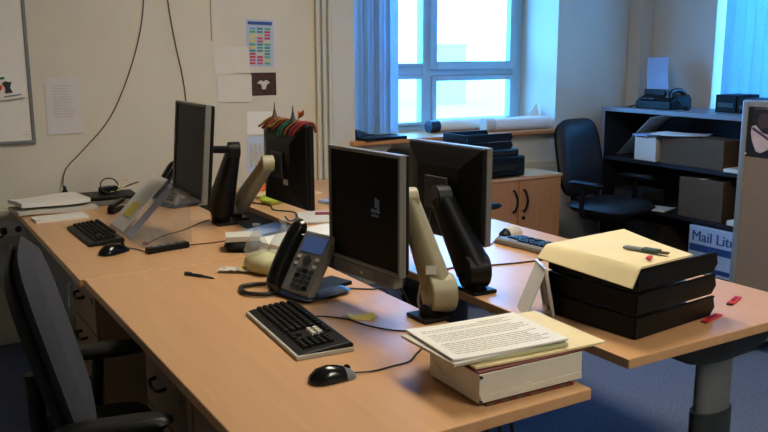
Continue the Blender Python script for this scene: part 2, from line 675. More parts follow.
def pedestal(label, y0):
    d = thing('drawer_pedestal', label, 'drawer unit', (-.70, y0, 0), group='drawer pedestals under the desks')
    MB().box(.018, .56, 0, .42, .03, .575).build('body', EDGE, d, bevel=.002)
    dz = ((.40, .565), (.225, .39), (.05, .215))
    for z0, z1 in dz:
        dr = MB().box(0, .018, .006, .414, z0, z1).build('drawer', EDGE, d, bevel=.002)
        h = MB()
        h.tube([(0, .30, z1 - .05), (-.022, .295, z1 - .055), (-.026, .25, z1 - .062), (-.022, .20, z1 - .055), (0, .195, z1 - .05)], .006)
        h.build('handle', BLACK, dr, smooth=60)
    MB().cyl((-.006, .06, .53), (.004, .06, .53), .012).build('lock', GREYM, d)
    for x in (.08, .5):
        for y in (.06, .36):
            MB().cyl((x, y, 0), (x, y, .03), .02).build('caster', BLACK, d)
    return d


pedestal('wooden drawer pedestal under the desk end, beside the near armchair', .83)
p2_ = pedestal('wooden drawer pedestal with keys in its lock under the far desk', 1.95)
k = MB()
k.tube([(-.012, .36, .54), (-.03, .36, .53), (-.03, .362, .50), (-.028, .365, .47)], .004)
k.box(-.034, -.028, .352, .376, .43, .475)
k.build('key', WHITEP, p2_)

# cable tray in the gap between desks
ct = thing('cable_tray', 'dark metal cable tray in the gap between the desks', 'cable tray', (.1075, .5, .55))
t_ = MB()
t_.box(-.09, .09, 0, 2.5, 0, .004)
t_.box(-.09, -.086, 0, 2.5, .004, .06)
t_.box(.086, .09, 0, 2.5, .004, .06)
t_.build('tray', DARKM, ct)
for y in (.05, 1.2, 2.4):
    MB().box(-.13, .13, y, y + .03, .06, .152).box(-.13, .13, y, y + .03, .04, .06).build('hanger', DARKM, ct)

# ================================================================== CABINET, BOOKCASE, SCREEN
cb = thing('storage_cabinet', 'low beech cabinet with two doors below the window', 'cabinet', (1.79, 2.80, 0))
W = .725
MB().box(0, W, .02, .42, .06, .68).build('body', BEECH_V, cb)
MB().box(-.005, W + .005, -.005, .425, .68, .70).build('top', BEECH, cb, bevel=.002)
MB().box(.02, W - .02, .05, .42, 0, .06).build('plinth', BLACK, cb)
for k_, (x0, x1, hx_) in enumerate(((.003, W / 2 - .002, W / 2 - .045), (W / 2 + .002, W - .003, W / 2 + .04))):
    dr = MB().box(x0, x1, 0, .019, .065, .676).build('door', BEECH_V, cb, bevel=.002)
    MB().tube([(hx_, .002, .615), (hx_, -.022, .605), (hx_ + .012, -.03, .545), (hx_, -.022, .485), (hx_, .002, .475)], .0075).build('handle', BLACK, dr, smooth=60)
    if k_:
        MB().cyl((hx_, -.008, .43), (hx_, .004, .43), .012).build('lock', BLACK, dr)

bx0, by0, by1, bh = 3.20, 1.92, 3.12, 1.10
bk = thing('bookcase', 'dark open bookcase with grey top against the right wall', 'bookcase', (bx0, by0, 0))
D, L = .46, by1 - by0
MB().box(-.01, D, -.005, L + .005, bh - .03, bh).build('top', SHELFG, bk, bevel=.003)
for y in (0, L - .022):
    sp_ = MB().box(.003, D, y, y + .022, 0, bh - .03).build('side_panel', SHELFB, bk)
    MB().box(-.001, .003, y, y + .022, 0, bh - .03).build('edge_strip', SHELFG, sp_)
MB().box(D - .012, D - .002, .022, L - .022, .05, bh - .03).build('back_panel', SHELFB, bk)
for z in (.742, .405):
    MB().box(.01, D - .012, .022, L - .022, z - .025, z).build('shelf', SHELFB, bk)
MB().box(.02, D - .012, .022, L - .022, 0, .05).build('plinth', SHELFB, bk)

sx0 = 2.30
pt = thing('partition_screen', 'fabric covered office partition with aluminium edge', 'partition', (sx0, -.35, 0))
SL, SH = 1.67, 1.26
MB().box(.008, .042, .03, SL - .03, .12, SH - .03).build('panel', SCRFAB, pt)
for y in (0, SL - .034):
    MB().box(0, .05, y, y + .034, .03, SH).build('post', ALU, pt, bevel=.008)
MB().box(0, .05, .034, SL - .034, SH - .032, SH).build('top_rail', ALU, pt, bevel=.004)
MB().box(0, .05, .034, SL - .034, .09, .122).build('bottom_rail', ALU, pt, bevel=.004)
for y in (.1, SL - .15):
    MB().box(-.2, .25, y, y + .05, 0, .03).build('foot', DARKM, pt, bevel=.006)
    MB().box(.005, .045, y, y + .05, .03, .09).build('foot_stem', DARKM, pt)

# ================================================================== CHAIRS


def chair(label, loc, rz, backm, seatm, back_h=.56, back_w=.46, back_z=.80, lean=12, arms=True, arm_z=.645, bx=-.25, sd=.48, sc=.02, a0=.3, rad=.29):
    c = thing('office_chair', label, 'chair', loc, rz)      # faces +x
    MB().pad(sd, .48, .09, M=T(sc, 0, .47)).build('seat', seatm, c, smooth=50, weld=True)
    MB().box(-.12, .14, -.1, .1, .37, .43).build('mechanism', BLACK, c, bevel=.01)
    # backrest: pad in local xy -> y across, x up ; bent around the sitter
    M_ = T(bx, 0, back_z) @ RY(-lean) @ RY(-90)
    bk_ = MB()
    bk_.pad(back_h, back_w, .075, e=4.2, M=M_)
    bo = bk_.build('backrest', backm, c, smooth=50, weld=True)
    sh = MB()
    sh.pad(back_h * .97, back_w * .97, .05, e=4.2, M=T(bx - .028, 0, back_z - .01) @ RY(-lean) @ RY(-90))
    sh.build('back_shell', BLACKM, bo, smooth=50, weld=True)
    MB().tube([(-.06, 0, .41), (bx + .01, 0, .42), (bx - .05, 0, .50), (bx - .06, 0, .70)], .022).build('back_bar', BLACK, c, smooth=60)
    MB().cyl((0, 0, .10), (0, 0, .38), .028).cyl((0, 0, .10), (0, 0, .24), .038).build('gas_column', BLACK, c, smooth=40)
    for k in range(5):
        a = 2 * PI * k / 5 + a0
        d_ = Vector((math.cos(a), math.sin(a), 0))
        lg = MB().bar(d_ * .03 + Vector((0, 0, .105)), d_ * rad + Vector((0, 0, .08)), .05, .04, .035, .025).build('leg', BLACK, c, smooth=50)
        n_ = Vector((-d_.y, d_.x, 0))
        q = d_ * (rad - .015) + Vector((0, 0, .027))
        ca = MB()
        for s in (-1, 1):
            ca.cyl(q + n_ * (s * .008), q + n_ * (s * .026), .026)
        ca.cyl(q + Vector((0, 0, .01)), q + Vector((0, 0, .05)), .008)
        ca.build('caster', BLACKM, lg, smooth=40)
    if arms:
        for s in (-1, 1):
            ap = MB()
            ap.pad(.27, .075, .035, e=4, M=T(.02, s * .275, arm_z))
            ao = ap.build('armrest', BLACK, c, smooth=50, weld=True)
            MB().tube([(.0, s * .2, .42), (.0, s * .27, .43), (.0, s * .285, .50), (.01, s * .28, arm_z - .012)], .017).build('arm_post', BLACK, ao, smooth=60)
    return c


chair('charcoal fabric office chair with black armrests beside the drawer pedestal', (-.93, .83, 0), -10, FABRIC, FABRICB, back_h=.54, back_w=.46, back_z=.775, lean=14, bx=-.095, sd=.34, sc=-.01, a0=0, rad=.25)
chair('black leatherette office chair between the low cabinet and the bookcase', (2.83, 2.67, 0), -83, LEATHER, LEATHER, back_h=.54, back_w=.46, back_z=.775)
chair('dark grey office chair behind the monitors, near the low cabinet', (1.46, 2.60, 0), 0, FABRIC, FABRICB, back_h=.5, back_z=.735)

# ================================================================== MONITORS AND ARMS


def monitor(label, c, rz, w_, h_, tilt=0, bezel=SILVER, bar=False, logo=False, portrait=False, edge=.0105, back=BLACK):
    """screen faces local -x, width along y, origin at panel centre"""
    m = thing('monitor', label, 'monitor', M=T(*c) @ RZ(rz) @ RY(tilt))
    hw, hh = w_ / 2, h_ / 2
    f = MB()
    f.box(-.012, .012, -hw, -hw + edge, -hh, hh)
    f.box(-.012, .012, hw - edge, hw, -hh, hh)
    f.box(-.012, .012, -hw + edge, hw - edge, hh - edge, hh)
    f.box(-.012, .012, -hw + edge, hw - edge, -hh, -hh + edge * 1.25)
    f.build('bezel', bezel, m, bevel=.003)
    sc = MB().box(-.006, .01, -hw + edge, hw - edge, -hh + edge * 1.25, hh - edge).build('screen', SCREEN, m)
    if logo:
        lg = MB()
        # small four-pane waving flag and a caption line
        for i in range(2):
            for j in range(2):
                lg.box(-.0072, -.006, -.004 - .011 * i, .006 - .011 * i, .012 + .015 * j - .004 * i, .025 + .015 * j - .004 * i)
        lg.box(-.0072, -.006, -.018, .024, -.004, .006)
        lg.box(-.0072, -.006, -.012, .022, -.016, -.010)
        lo = lg.build('logo', LED, sc)
        lo.matrix_local = T(0, -.062, .0)
    s = MB()
    rg = []
    for x, k, kk in ((.012, .995, .995), (.026, .985, .985), (.040, .80, .80), (.056, .55, .55)):
        rg.append([(x, a * hw * k, q * hh * kk) for a, q in ((-1, -1), (1, -1), (1, 1), (-1, 1))])
    s.loft(rg)
    bs = s.build('back_shell', back, m, bevel=.006)
    v = MB()
    for k in range(-3, 4):
        v.box(.040, .0415, -hw * .7, hw * .7, hh * .62 + k * .006 - .001, hh * .62 + k * .006 + .001)
    MB().box(.056, .068, -.055, .055, -.055, .055).build('mount_plate', DARKM, m, bevel=.003)
    pl = MB().box(.052, .0575, hw * .25, hw * .45, -hh * .45, -hh * .32).build('rating_label', PAPERG, bs)
    if bar:
        MB().box(-.014, .022, -hw * .86, hw * .86, -hh - .038, -hh).build('speaker_bar', SILVER, m, bevel=.006)
        g = MB()
        for s_ in (-1, 1):
            for k in range(7):
                y = s_ * (hw * .35 + k * .012)
                g.box(-.0155, -.014, y - .004, y + .004, -hh - .03, -hh - .008)
        g.build('speaker_grille', GREYM, m)['kind'] = 'stuff'
        MB().cyl((-.017, 0, -hh - .018), (-.013, 0, -hh - .018), .004).build('power_button', WHITEP, m)
    else:
        MB().cyl((-.0145, -hw * .8, -hh + edge * .6), (-.011, -hw * .8, -hh + edge * .6), .004).build('power_button', GREYM, m)
    return m


monitor('silver framed monitor with dark screen and speaker bar, beside the desk phone', (-.139, .806, 1.040), 5.8, .362, .352, bar=True, logo=True)
monitor('black monitor seen from behind on a black arm, facing the tray stack desk', (.30, .99, 1.03), 185.5, .39, .325)
monitor('silver framed monitor tilted back on a black arm at the far desk', (-.262, 2.03, 1.10), 0, .385, .392, tilt=5)
monitor('black monitor back with colourful souvenirs hung over its top', (.16, 1.985, 1.022), 181, .42, .355, bezel=BLACK)


def monitor_arm(label, base, elbow, head, m, w0=.06, w1=.045, drum=.047, drum_c=None, plate=None, axis=(1, -.25, 0)):
    """clamped foot, drum joint, tapered spring arm and head pivot, all in world space"""
    a = thing('display_stand', label, 'monitor arm', base)
    o = Vector(base)
    P = lambda q: Vector(q) - o
    ax = Vector(axis).normalized()
    f = MB()
    f.box(-.045, .045, -.05, .05, 0, .012)
    f.cyl((0, 0, .012), (0, 0, max(.02, P(elbow).z - drum * .6)), .026)
    f.build('foot', BLACK, a, bevel=.003)
    e = P(elbow)
    MB().cyl(e - ax * .04, e + ax * .04, drum, n=24).build('drum', m, a, bevel=.006, smooth=40)
    h = P(head)
    MB().bar(e, h, w0, w0 * 1.25, w1, w1 * 1.1, rnd=.3, n=20).build('spring_arm', m, a, smooth=50)
    MB().cyl(h - ax * .026, h + ax * .026, w1 * .62, n=20).build('head_joint', m, a, bevel=.004, smooth=40)
    if plate is not None:
        p = P(plate)
        MB().bar(h, p, .032, .032, .032, .032, rnd=.4).build('pivot', BLACK, a, smooth=50)
    return a, e, h, ax


a1, e, h, ax = monitor_arm('beige monitor arm with round drum joint, behind the white box of papers', (-.03, .63, TOP), (.012, .635, .80), (-.035, .735, 1.07), BEIGE, .075, .055, .058, plate=(-.075, .80, 1.045))
MB().box(-.016, .016, -.001, .001, -.013, .013).build('sticker', PAPERG, a1)
[c for c in a1.children if c.name.startswith('sticker')][0].matrix_local = T(*(e * .72 + h * .28 + Vector((-.0235, -.0385, 0)))) @ RZ(-31) @ RX(-14)
MB().tube([tuple(e + Vector((-.045, .03, .03))), tuple(e + Vector((-.06, .02, -.03))), tuple(e + Vector((-.05, -.01, -.062))), tuple(e + Vector((-.0, -.03, -.066)))], .004).build('cable_loop', BEIGE, a1, smooth=60)
monitor_arm('black monitor arm clamped to the tray stack desk', (.262, .78, TOP), (.258, .79, .80), (.225, .93, 1.02), BLACK, .095, .07, .058, plate=(.235, .985, 1.03))
monitor_arm('black monitor arm at the far desk, behind the tilted monitor', (-.05, 2.25, TOP), (-.06, 2.27, .80), (-.055, 2.085, 1.085), BLACK, .11, .055, .06, plate=(-.19, 2.03, 1.10))
monitor_arm('beige monitor arm at the far desk, holding the souvenir draped monitor', (.04, 2.33, TOP), (.05, 2.31, .80), (.055, 1.98, 1.03), BEIGE, .07, .055, .045, plate=(.09, 1.985, 1.022))

# souvenirs on the far monitor
SOUV = [mat('mustard_ribbon', (120, 94, 36), .7, var=.2), mat('brick_ribbon', (112, 30, 26), .7, var=.2), mat('rust_ribbon', (136, 74, 38), .7, var=.2), mat('bottle_ribbon', (26, 84, 58), .7, var=.2)]
sv = thing('souvenir_garland', 'red, green and yellow souvenir ribbons draped over the black monitor', 'garland', (.16, 1.985, 1.20))
rb = random.Random(3)
for i, (dy, m_) in enumerate(((.17, SOUV[0]), (.13, SOUV[1]), (.10, SOUV[2]), (.06, SOUV[0]), (.02, SOUV[1]), (-.03, SOUV[3]), (-.06, SOUV[3]), (-.10, SOUV[2]), (-.15, DKRED), (-.185, SOUV[1]))):
    dr = rb.uniform(.02, .06)
    t_ = MB()
    t_.tube([(-.055, dy + .03, -dr), (-.045, dy + .02, -.02), (-.012, dy, .008), (.02, dy - .01, .006), (.03, dy - .015, -.03)], rb.uniform(.004, .007), n=8)
    t_.build('ribbon', m_, sv, smooth=60)
for y, hgt in ((2.12, .075), (1.93, .07)):
    f = MB()
    f.lathe([(.017, 0), (.013, .012), (.009, .02), (.006, .035), (.0035, .045), (.0015, hgt)], n=10)
    o = f.build('tower_figurine', CARD if y > 2.1 else DARKM)
    o.location = (.155, y, 1.205)
    tag(o, 'tiny golden-brown tower figurine on top of the black monitor' if y > 2.1 else 'tiny dark tower figurine on top of the black monitor', 'figurine', 'figurines on the souvenir monitor')
fl = MB()
fl.cyl((0, 0, 0), (0, -.01, .05), .003)
fl.sheet(lambda u, v: (0.004 * math.sin(u * 6), -.01 - .05 * u, .02 + .022 * v + .015 * u), 6, 3, .002)
o = fl.build('small_flag', ORANGE)
o.location = (.155, 1.88, 1.205)
tag(o, 'small orange flag stuck on top of the black monitor', 'flag')

# ================================================================== KEYBOARDS AND MICE


def keyboard(label, loc, rz, basem, keym, light=False, depth=.165, frontm=None):
    """length along y (left end +y), front edge towards -x"""
    k = thing('keyboard', label, 'keyboard', loc, rz)
    k.scale = (.95, .93, 1)
    Lh = .226
    b_ = MB()
    d = depth
    prof = [(-d / 2, .003), (-d / 2 + .004, .012), (-d / 2 + .02, .015), (d / 2 - .01, .026), (d / 2, .020), (d / 2, .004)]
    b_.loft([[(x, y, z) for x, z in prof] for y in (-Lh, Lh)])
    b_.build('case', basem, k, bevel=.003)
    if frontm:
        MB().box(-d / 2 - .004, -d / 2 + .006, -Lh, Lh, .0, .011).box(-d / 2 - .004, d / 2, -Lh - .004, -Lh + .002, 0, .012).build('rim', frontm, k, bevel=.002)
    ks, kl = MB(), MB()
    p = .0188
    slope = .011 / (d - .03)

    def key(y0, y1, x0, x1, t):
        z = .0155 + slope * ((x0 + x1) / 2 + d / 2 - .02)
        s = .0022
        g = .0012
        vs = [(x0 + g, y0 + g, z - .003), (x1 - g, y0 + g, z - .003), (x1 - g, y1 - g, z - .003), (x0 + g, y1 - g, z - .003),
              (x0 + g + s, y0 + g + s, z + .007), (x1 - g - s, y0 + g + s, z + .007), (x1 - g - s, y1 - g - s, z + .007), (x0 + g + s, y1 - g - s, z + .007)]
        t.add(vs, [(0, 1, 5, 4), (1, 2, 6, 5), (2, 3, 7, 6), (3, 0, 4, 7), (4, 5, 6, 7)])
    x_r0 = -d / 2 + .027
    for r in range(6):
        x0 = x_r0 + r * p + (.006 if r == 5 else 0)
        y = Lh - .006
        if r == 0:
            ws = [1.3, 1.2, 1.2, 5.6, 1.2, 1.2, 1.2, 1.5]
        elif r in (1, 2, 3):
            e_ = (2.3, 1.8, 1.5)[r - 1]
            nn = (10, 11, 12)[r - 1]
            ws = [e_] + [1] * nn + [14.4 - e_ - nn]
        else:
            ws = [1] * 13 + [1.4]
        for w_ in ws:
            key(y - w_ * p, y, x0, x0 + p, ks)
            y -= w_ * p
        y = Lh - .006 - 14.4 * p - .008
        for c in range(3):
            if r in (0, 3, 4, 5) or (r == 1 and c == 1):
                key(y - p, y, x0, x0 + p, kl if light and r in (3, 4) else ks)
            y -= p
        y -= .007
        for c in range(4):
            if r < 5:
                key(y - p, y, x0, x0 + p, ks)
            y -= p
    o = ks.build('keys', keym, k)
    o['kind'] = 'stuff'
    if kl.f:
        o = kl.build('arrow_keys', PAPERG, k)
    for y in (-.18, .18):
        MB().box(d / 2 - .03, d / 2 - .01, y - .02, y + .02, 0, .008).build('foot', BLACK, k)
    return k


keyboard('black keyboard with silver rim in front of the desk phone', (-.41, .722, TOP), -4.5, BLACK, BLACKM, True, frontm=mat('light_grey_plastic', (176, 174, 166), .45))
keyboard('all black keyboard at the far desk, below the acrylic document holder', (-.612, 2.30, TOP), 1, BLACK, BLACKM, depth=.150)
keyboard('silver keyboard with dark keys behind the letter trays', (.845, 1.09, TOP), 186, SILVER, NAVY, frontm=SILVER)


def mouse(label, loc, rz, body, btn, s=1.0):
    m = thing('computer_mouse', label, 'mouse', loc, rz)      # front towards +x
    def ring(x, w_, h_):
        return [(x * s, w_ * s * math.cos(PI * k / 12), max(0.0, h_ * s * math.sin(PI * k / 12)) + .001) for k in range(13)]
    xs = [(-.058, .008, .006), (-.052, .022, .020), (-.035, .030, .033), (-.01, .031, .037), (.015, .029, .033), (.03, .028, .028)]
    MB().loft([ring(*q) for q in xs]).build('body', body, m, smooth=45)
    xs = [(.0305, .028, .0275), (.045, .026, .021), (.056, .020, .012), (.060, .012, .006)]
    MB().loft([ring(*q) for q in xs]).build('buttons', btn, m, smooth=45)
    MB().cyl((.04 * s, -.003, .022 * s), (.04 * s, .003, .022 * s), .009 * s).build('wheel', BLACKM, m)
    return m


mouse('black mouse with grey buttons in front of the silver-rimmed keyboard', (-.49, .362, TOP), -3, BLACKG, GREYM)
mouse('black mouse at the far desk beside the all black keyboard', (-.618, 1.94, TOP), 28, BLACKG, BLACK, 1.1)
mouse('grey and black mouse beside the silver keyboard', (.915, 1.395, TOP), 190, PAPERG, BLACK)


def cord(name, label, pts, r, m, cat='cable'):
    o = MB().tube(pts, r, n=7, k=8).build(name, m, smooth=60)
    return tag(o, label, cat)


z_ = TOP + .003
cord('mouse_cable', 'black cable of the grey-buttoned mouse running to the white box', [(-.43, .36, TOP + .006), (-.38, .352, z_), (-.32, .355, z_), (-.27, .36, z_), (-.22, .40, z_), (-.12, .47, z_), (-.04, .50, z_)], .0022, CABLE)
cord('keyboard_cable', 'black cable curving from the silver-rimmed keyboard past the yellow note', [(-.32, .80, TOP + .008), (-.28, .79, z_), (-.24, .735, z_), (-.22, .66, z_), (-.18, .585, z_), (-.12, .545, z_), (-.05, .54, z_)], .0024, CABLE)
cord('phone_cable', 'black cable running from the desk phone under the monitor', [(-.10, 1.02, TOP + .006), (-.06, 1.0, z_), (-.02, .97, z_), (.012, .955, z_), (.03, .945, .70), (.035, .94, .62)], .0026, CABLE)
cord('hub_cable', 'thin red-brown cable running from the black hub to the black arm', [(-.345, 1.892, TOP + .008), (-.28, 1.905, z_), (-.22, 1.90, z_), (-.15, 1.915, z_), (-.09, 1.97, z_), (-.03, 2.05, z_), (.01, 2.08, z_)], .0022, MAROON)
cord('mouse_cable', 'short black cable between the far mouse and the black hub', [(-.553, 1.975, TOP + .006), (-.53, 1.95, z_), (-.51, 1.895, z_), (-.497, 1.87, TOP + .006)], .0022, CABLE)
cord('loose_cable', 'black cable behind the acrylic holder leading to the far phone', [(-.47, 2.02, z_), (-.36, 2.14, z_), (-.25, 2.21, z_), (-.13, 2.33, z_), (-.08, 2.36, z_)], .0025, CABLE)
cord('desk_cable', 'straight black cable lying across the tray stack desk', [(.30, 1.05, z_), (.40, 1.055, z_), (.52, 1.01, z_), (.66, .98, z_), (.78, .975, z_)], .003, CABLE)
cord('mouse_cable', 'curly black cable of the grey mouse on the tray stack desk', [(.856, 1.385, TOP + .006), (.80, 1.35, z_), (.70, 1.27, z_), (.60, 1.26, z_), (.53, 1.20, z_), (.54, 1.10, TOP + .008), (.50, 1.02, TOP + .008), (.42, .96, z_), (.36, .93, z_), (.315, .925, z_)], .0022, CABLE)

# ================================================================== DESK PHONES


def desk_phone(label, loc, rz, s=1.0):
    """keypad faces -x and up, handset on the +y side"""
    p = thing('desk_phone', label, 'telephone', loc, rz)
    p.scale = (s, s, s)
    MB().pad(.20, .19, .024, e=7, M=T(.03, -.005, .012)).build('base', NAVY, p, smooth=50, weld=True)
    K = T(-.045, 0, .020) @ RY(-57)           # inclined console frame: x up along the slope, y across, z outward normal
    c = MB()
    c.box(-.005, .205, -.09, .052, -.016, .012, K)
    co_ = c.build('console', SILVER, p, bevel=.006)
    MB().box(-.006, .19, .05, .098, -.020, .002, K).build('cradle', BLACK, p, bevel=.005)
    MB().box(.135, .190, -.070, .035, .012, .014, K).build('display', LCD, co_)
    MB().box(.01, .2, -.028, .02, -.04, -.016, K).box(-.02, .12, -.05, .05, -.0, .012, T(.045, 0, .012)).build('support', BLACK, p)
    for i in range(4):
        for j in range(3):
            y, x = -.058 + j * .028, .018 + i * .018
            MB().box(x - .006, x + .006, y - .010, y + .010, .012, .0165, K).build('key', DARKM if (i + j) % 4 else BLACK, co_)
    MB().cyl(K @ Vector((.108, -.018, .012)), K @ Vector((.108, -.018, .017)), .017, n=20).build('navigation_ring', DARKM, co_)
    for x, y in ((.092, -.062), (.116, -.062), (.092, .026), (.116, .026)):
        MB().box(x - .005, x + .005, y - .008, y + .008, .012, .0155, K).build('key', PAPERG, co_)
    h = MB()
    pts = [(.0, .076, .012), (.008, .076, .026), (.05, .076, .034), (.10, .076, .036), (.15, .076, .034), (.200, .076, .027), (.212, .076, .014)]
    P = spline([K @ Vector(q) for q in pts], 4)
    yv = Vector((0, 1, 0))
    rings = []
    for i, q in enumerate(P):
        d = (P[min(i + 1, len(P) - 1)] - P[max(i - 1, 0)]).normalized()
        n_ = yv.cross(d).normalized()
        t = abs(i / (len(P) - 1) * 2 - 1)
        ww, tt = .026 + .004 * t ** 2, .020 + .006 * t ** 3
        rings.append([q + yv * (ww * math.cos(2 * PI * k / 14)) + n_ * (tt * math.sin(2 * PI * k / 14)) for k in range(14)])
    h.loft(rings)
    h.build('handset', BLACKG, p, smooth=50)
    return p


desk_phone('silver desk phone with black handset beside the silver framed monitor', (-.238, 1.035, TOP), 14)
desk_phone('desk phone with black handset behind the acrylic document holder', (-.10, 2.83, TOP), 12, .95)
# handset cord loop
pts = []
for i in range(30):
    t = i / 29
    pts.append((t,))
path = spline([(-.30, 1.095, TOP + .012), (-.33, 1.08, TOP + .010), (-.365, 1.085, TOP + .010), (-.400, 1.13, TOP + .010), (-.385, 1.20, TOP + .010), (-.325, 1.20, TOP + .010), (-.285, 1.15, TOP + .014)], 8)
coil = []
for i, q in enumerate(path):
    coil.append(q)
o = MB().tube([tuple(q) for q in coil], .0075, n=8, k=1).build('handset_cord', CABLE, smooth=60)
tag(o, 'thick black handset cord looped on the desk beside the silver phone', 'cord')

# ================================================================== PAPER HELPERS


def sheet_stack(name, label, c, w_, h_, rz, z, th, m, cat, curl=.0, wav=.0, prints=0, seed=0, droop=None, rows=(.08, .92)):
    """thick stack of paper lying flat: w along x, h along y"""
    t = thing(name, label, cat, (c[0], c[1], z + wav * .9), rz)

    def f(u, v):
        x, y = (u - .5) * w_, (v - .5) * h_
        zz = th + curl * (max(0, abs(2 * u - 1) - .5) ** 2) * 4 * (1 if u < .5 else .4) + wav * math.sin(u * 5 + seed) * math.sin(v * 4 + seed)
        if droop:
            zz += droop(u, v)
        return (x, y, zz)
    MB().sheet(f, 14, 10, th).build('sheets' if prints or th > .003 else 'sheet', m, t, smooth=30)
    if prints:
        rr = random.Random(seed + 5)
        p_ = MB()
        for i in range(prints):
            v0 = rows[0] + (rows[1] - rows[0]) * i / prints
            dv = (rows[1] - rows[0]) / prints * .45
            if rr.random() < .1:
                continue
            u0, u1 = .10, .10 + .8 * rr.uniform(.75, 1)
            n = 8
            for k in range(n):
                ua, ub = u0 + (u1 - u0) * k / n, u0 + (u1 - u0) * (k + .93) / n
                vs_ = []
                for (a, b_) in ((ua, v0), (ub, v0), (ub, v0 + dv), (ua, v0 + dv)):
                    x, y, zz = f(b_ if False else a, b_)
                    vs_.append((x, y, zz + .0006))
                p_.add(vs_, [(0, 1, 2, 3)])
        o = p_.build('print', INK, t)
        o['kind'] = 'stuff'
    return t


def pile_under(t):
    return t


# ---- box of papers on the near desk
bk_ = MB()
for i in range(12):
    bk_.cur = i % 2
    bk_.box(-.125 + i * .0208, -.125 + (i + 1) * .0208, -.02, .02, 0, .006)
o = bk_.build('patterned_booklet', [CARD, MAROON])
o.matrix_world = T(-.145, .062, TOP) @ RZ(-2)
tag(o, 'brown and red patterned booklet sticking out beneath the white box', 'booklet')
wb = thing('document_box', 'white card document box at the desk end under papers', 'box', (-.288, .052, TOP + .007), -1.5)
MB().box(0, .298, 0, .20, 0, .068).build('body', BOXW, wb, bevel=.002)
fp = MB()
fp.prism([(0.002, .018), (.12, .018), (.128, .026), (.142, .026), (.15, .018), (.296, .020), (.296, .002), (.002, .002)], 0, .003, T(0, 0, 0) @ RX(90))
fp.build('flap', BOXW, wb, bevel=.001)
tp = MB()
tp.add([(-.0012, .165, .004), (-.0012, .195, .045), (-.0012, .13, .02), (-.0002, .165, .004), (-.0002, .195, .045), (-.0002, .13, .02)], [(0, 1, 2), (3, 5, 4), (0, 3, 4, 1), (1, 4, 5, 2), (2, 5, 3, 0)])
tp.build('tape', CREAM, wb)
for x, z in ((.004, .062), (.004, .006)):
    MB().cyl((x, -.004, z), (x, .001, z), .0035).build('rivet', DARKM, wb)
bz = TOP + .0755
sheet_stack('maroon_folder', 'thin maroon folder lying on the white document box', (-.135, .155), .30, .21, -2, bz, .003, MAROON, 'folder')
dro = lambda u, v: -.010 * max(0, u - .75) * 4 * .5
sheet_stack('manila_folder', 'cream manila folder sticking out over the edge of the white box', (-.09, .195), .37, .275, -4, bz + .0035, .005, CREAM, 'folder', wav=.001, seed=2)
sheet_stack('document_stack', 'green-edged stack of documents between manila folder and printed sheets', (-.165, .19), .315, .225, -5, bz + .0115, .006, mat('pale_green_paper', (190, 194, 150), .8, var=.05), 'papers', seed=3)
sheet_stack('document_stack', 'grey-white stack of documents under the top printed page', (-.170, .19), .325, .222, -1, bz + .018, .006, PAPERG, 'papers', seed=4)
ps = sheet_stack('printed_pages', 'printed white pages lying on top of the white box pile', (-.163, .192), .315, .225, -5, bz + .0245, .004, PAPER, 'papers', prints=0, seed=5, curl=.003)
# lines of text run along the long side of the page
pm = MB()
rr = random.Random(11)
for i in range(17):
    y = .088 - i * .0108
    if i in (3, 9):
        continue
    x = -.135
    end = rr.uniform(.09, .135)
    if i == 0:
        x, end = .03, .12
    while x < end:
        l = rr.uniform(.008, .026)
        xx = min(x + l, end)
        dz = .003 * (max(0, abs(2 * ((x + xx) / 2 / .315)) - .5) ** 2) * 4
        pm.box(x, xx, y - .0012, y + .0012, .0040 + dz, .0044 + dz + .0004)
        x += l + .003
o = pm.build('print', INK, ps)
o['kind'] = 'stuff'

# ---- yellow note, pen, dot, hub
sn = sheet_stack('sticky_note', 'yellow crumpled note on the desk below the monitor', (-.198, .735), .08, .05, -24, TOP, .0012, YELLOW, 'note', curl=.014, wav=.002, seed=1)
pn = thing('pen', 'dark ballpoint pen lying beside the desk seam', 'pen', (-.485, 1.475, TOP + .0055), -57)
MB().cyl((0, 0, 0), (.075, 0, 0), .0055).build('barrel', NAVY, pn, smooth=40)
MB().cyl((.075, 0, 0), (.115, 0, -.002), .0042, .0036).cyl((.115, 0, -.002), (.128, 0, -.004), .0036, .0008).build('tip', INKD, pn, smooth=40)
MB().box(.0, .03, -.001, .001, .0055, .008).build('clip', SILVER, pn)
o = MB().lathe([(.004, 0), (.011, .002), (.013, .007), (.010, .012), (.003, .014)], n=16).build('brown_stopper', MAROON, smooth=50)
o.location = (-.474, 2.015, TOP)
tag(o, 'small round brown stopper in front of the acrylic holder', 'stopper')
hb = thing('usb_hub', 'long black hub on the far desk next to the mouse', 'hub', (-.425, 1.876, TOP), 11)
MB().box(-.088, .088, -.018, .018, 0, .024).build('body', BLACK, hb, bevel=.004)
for i in range(4):
    MB().box(-.062 + i * .036, -.042 + i * .036, -.010, .010, .024, .0255).build('port', GREYM, hb)

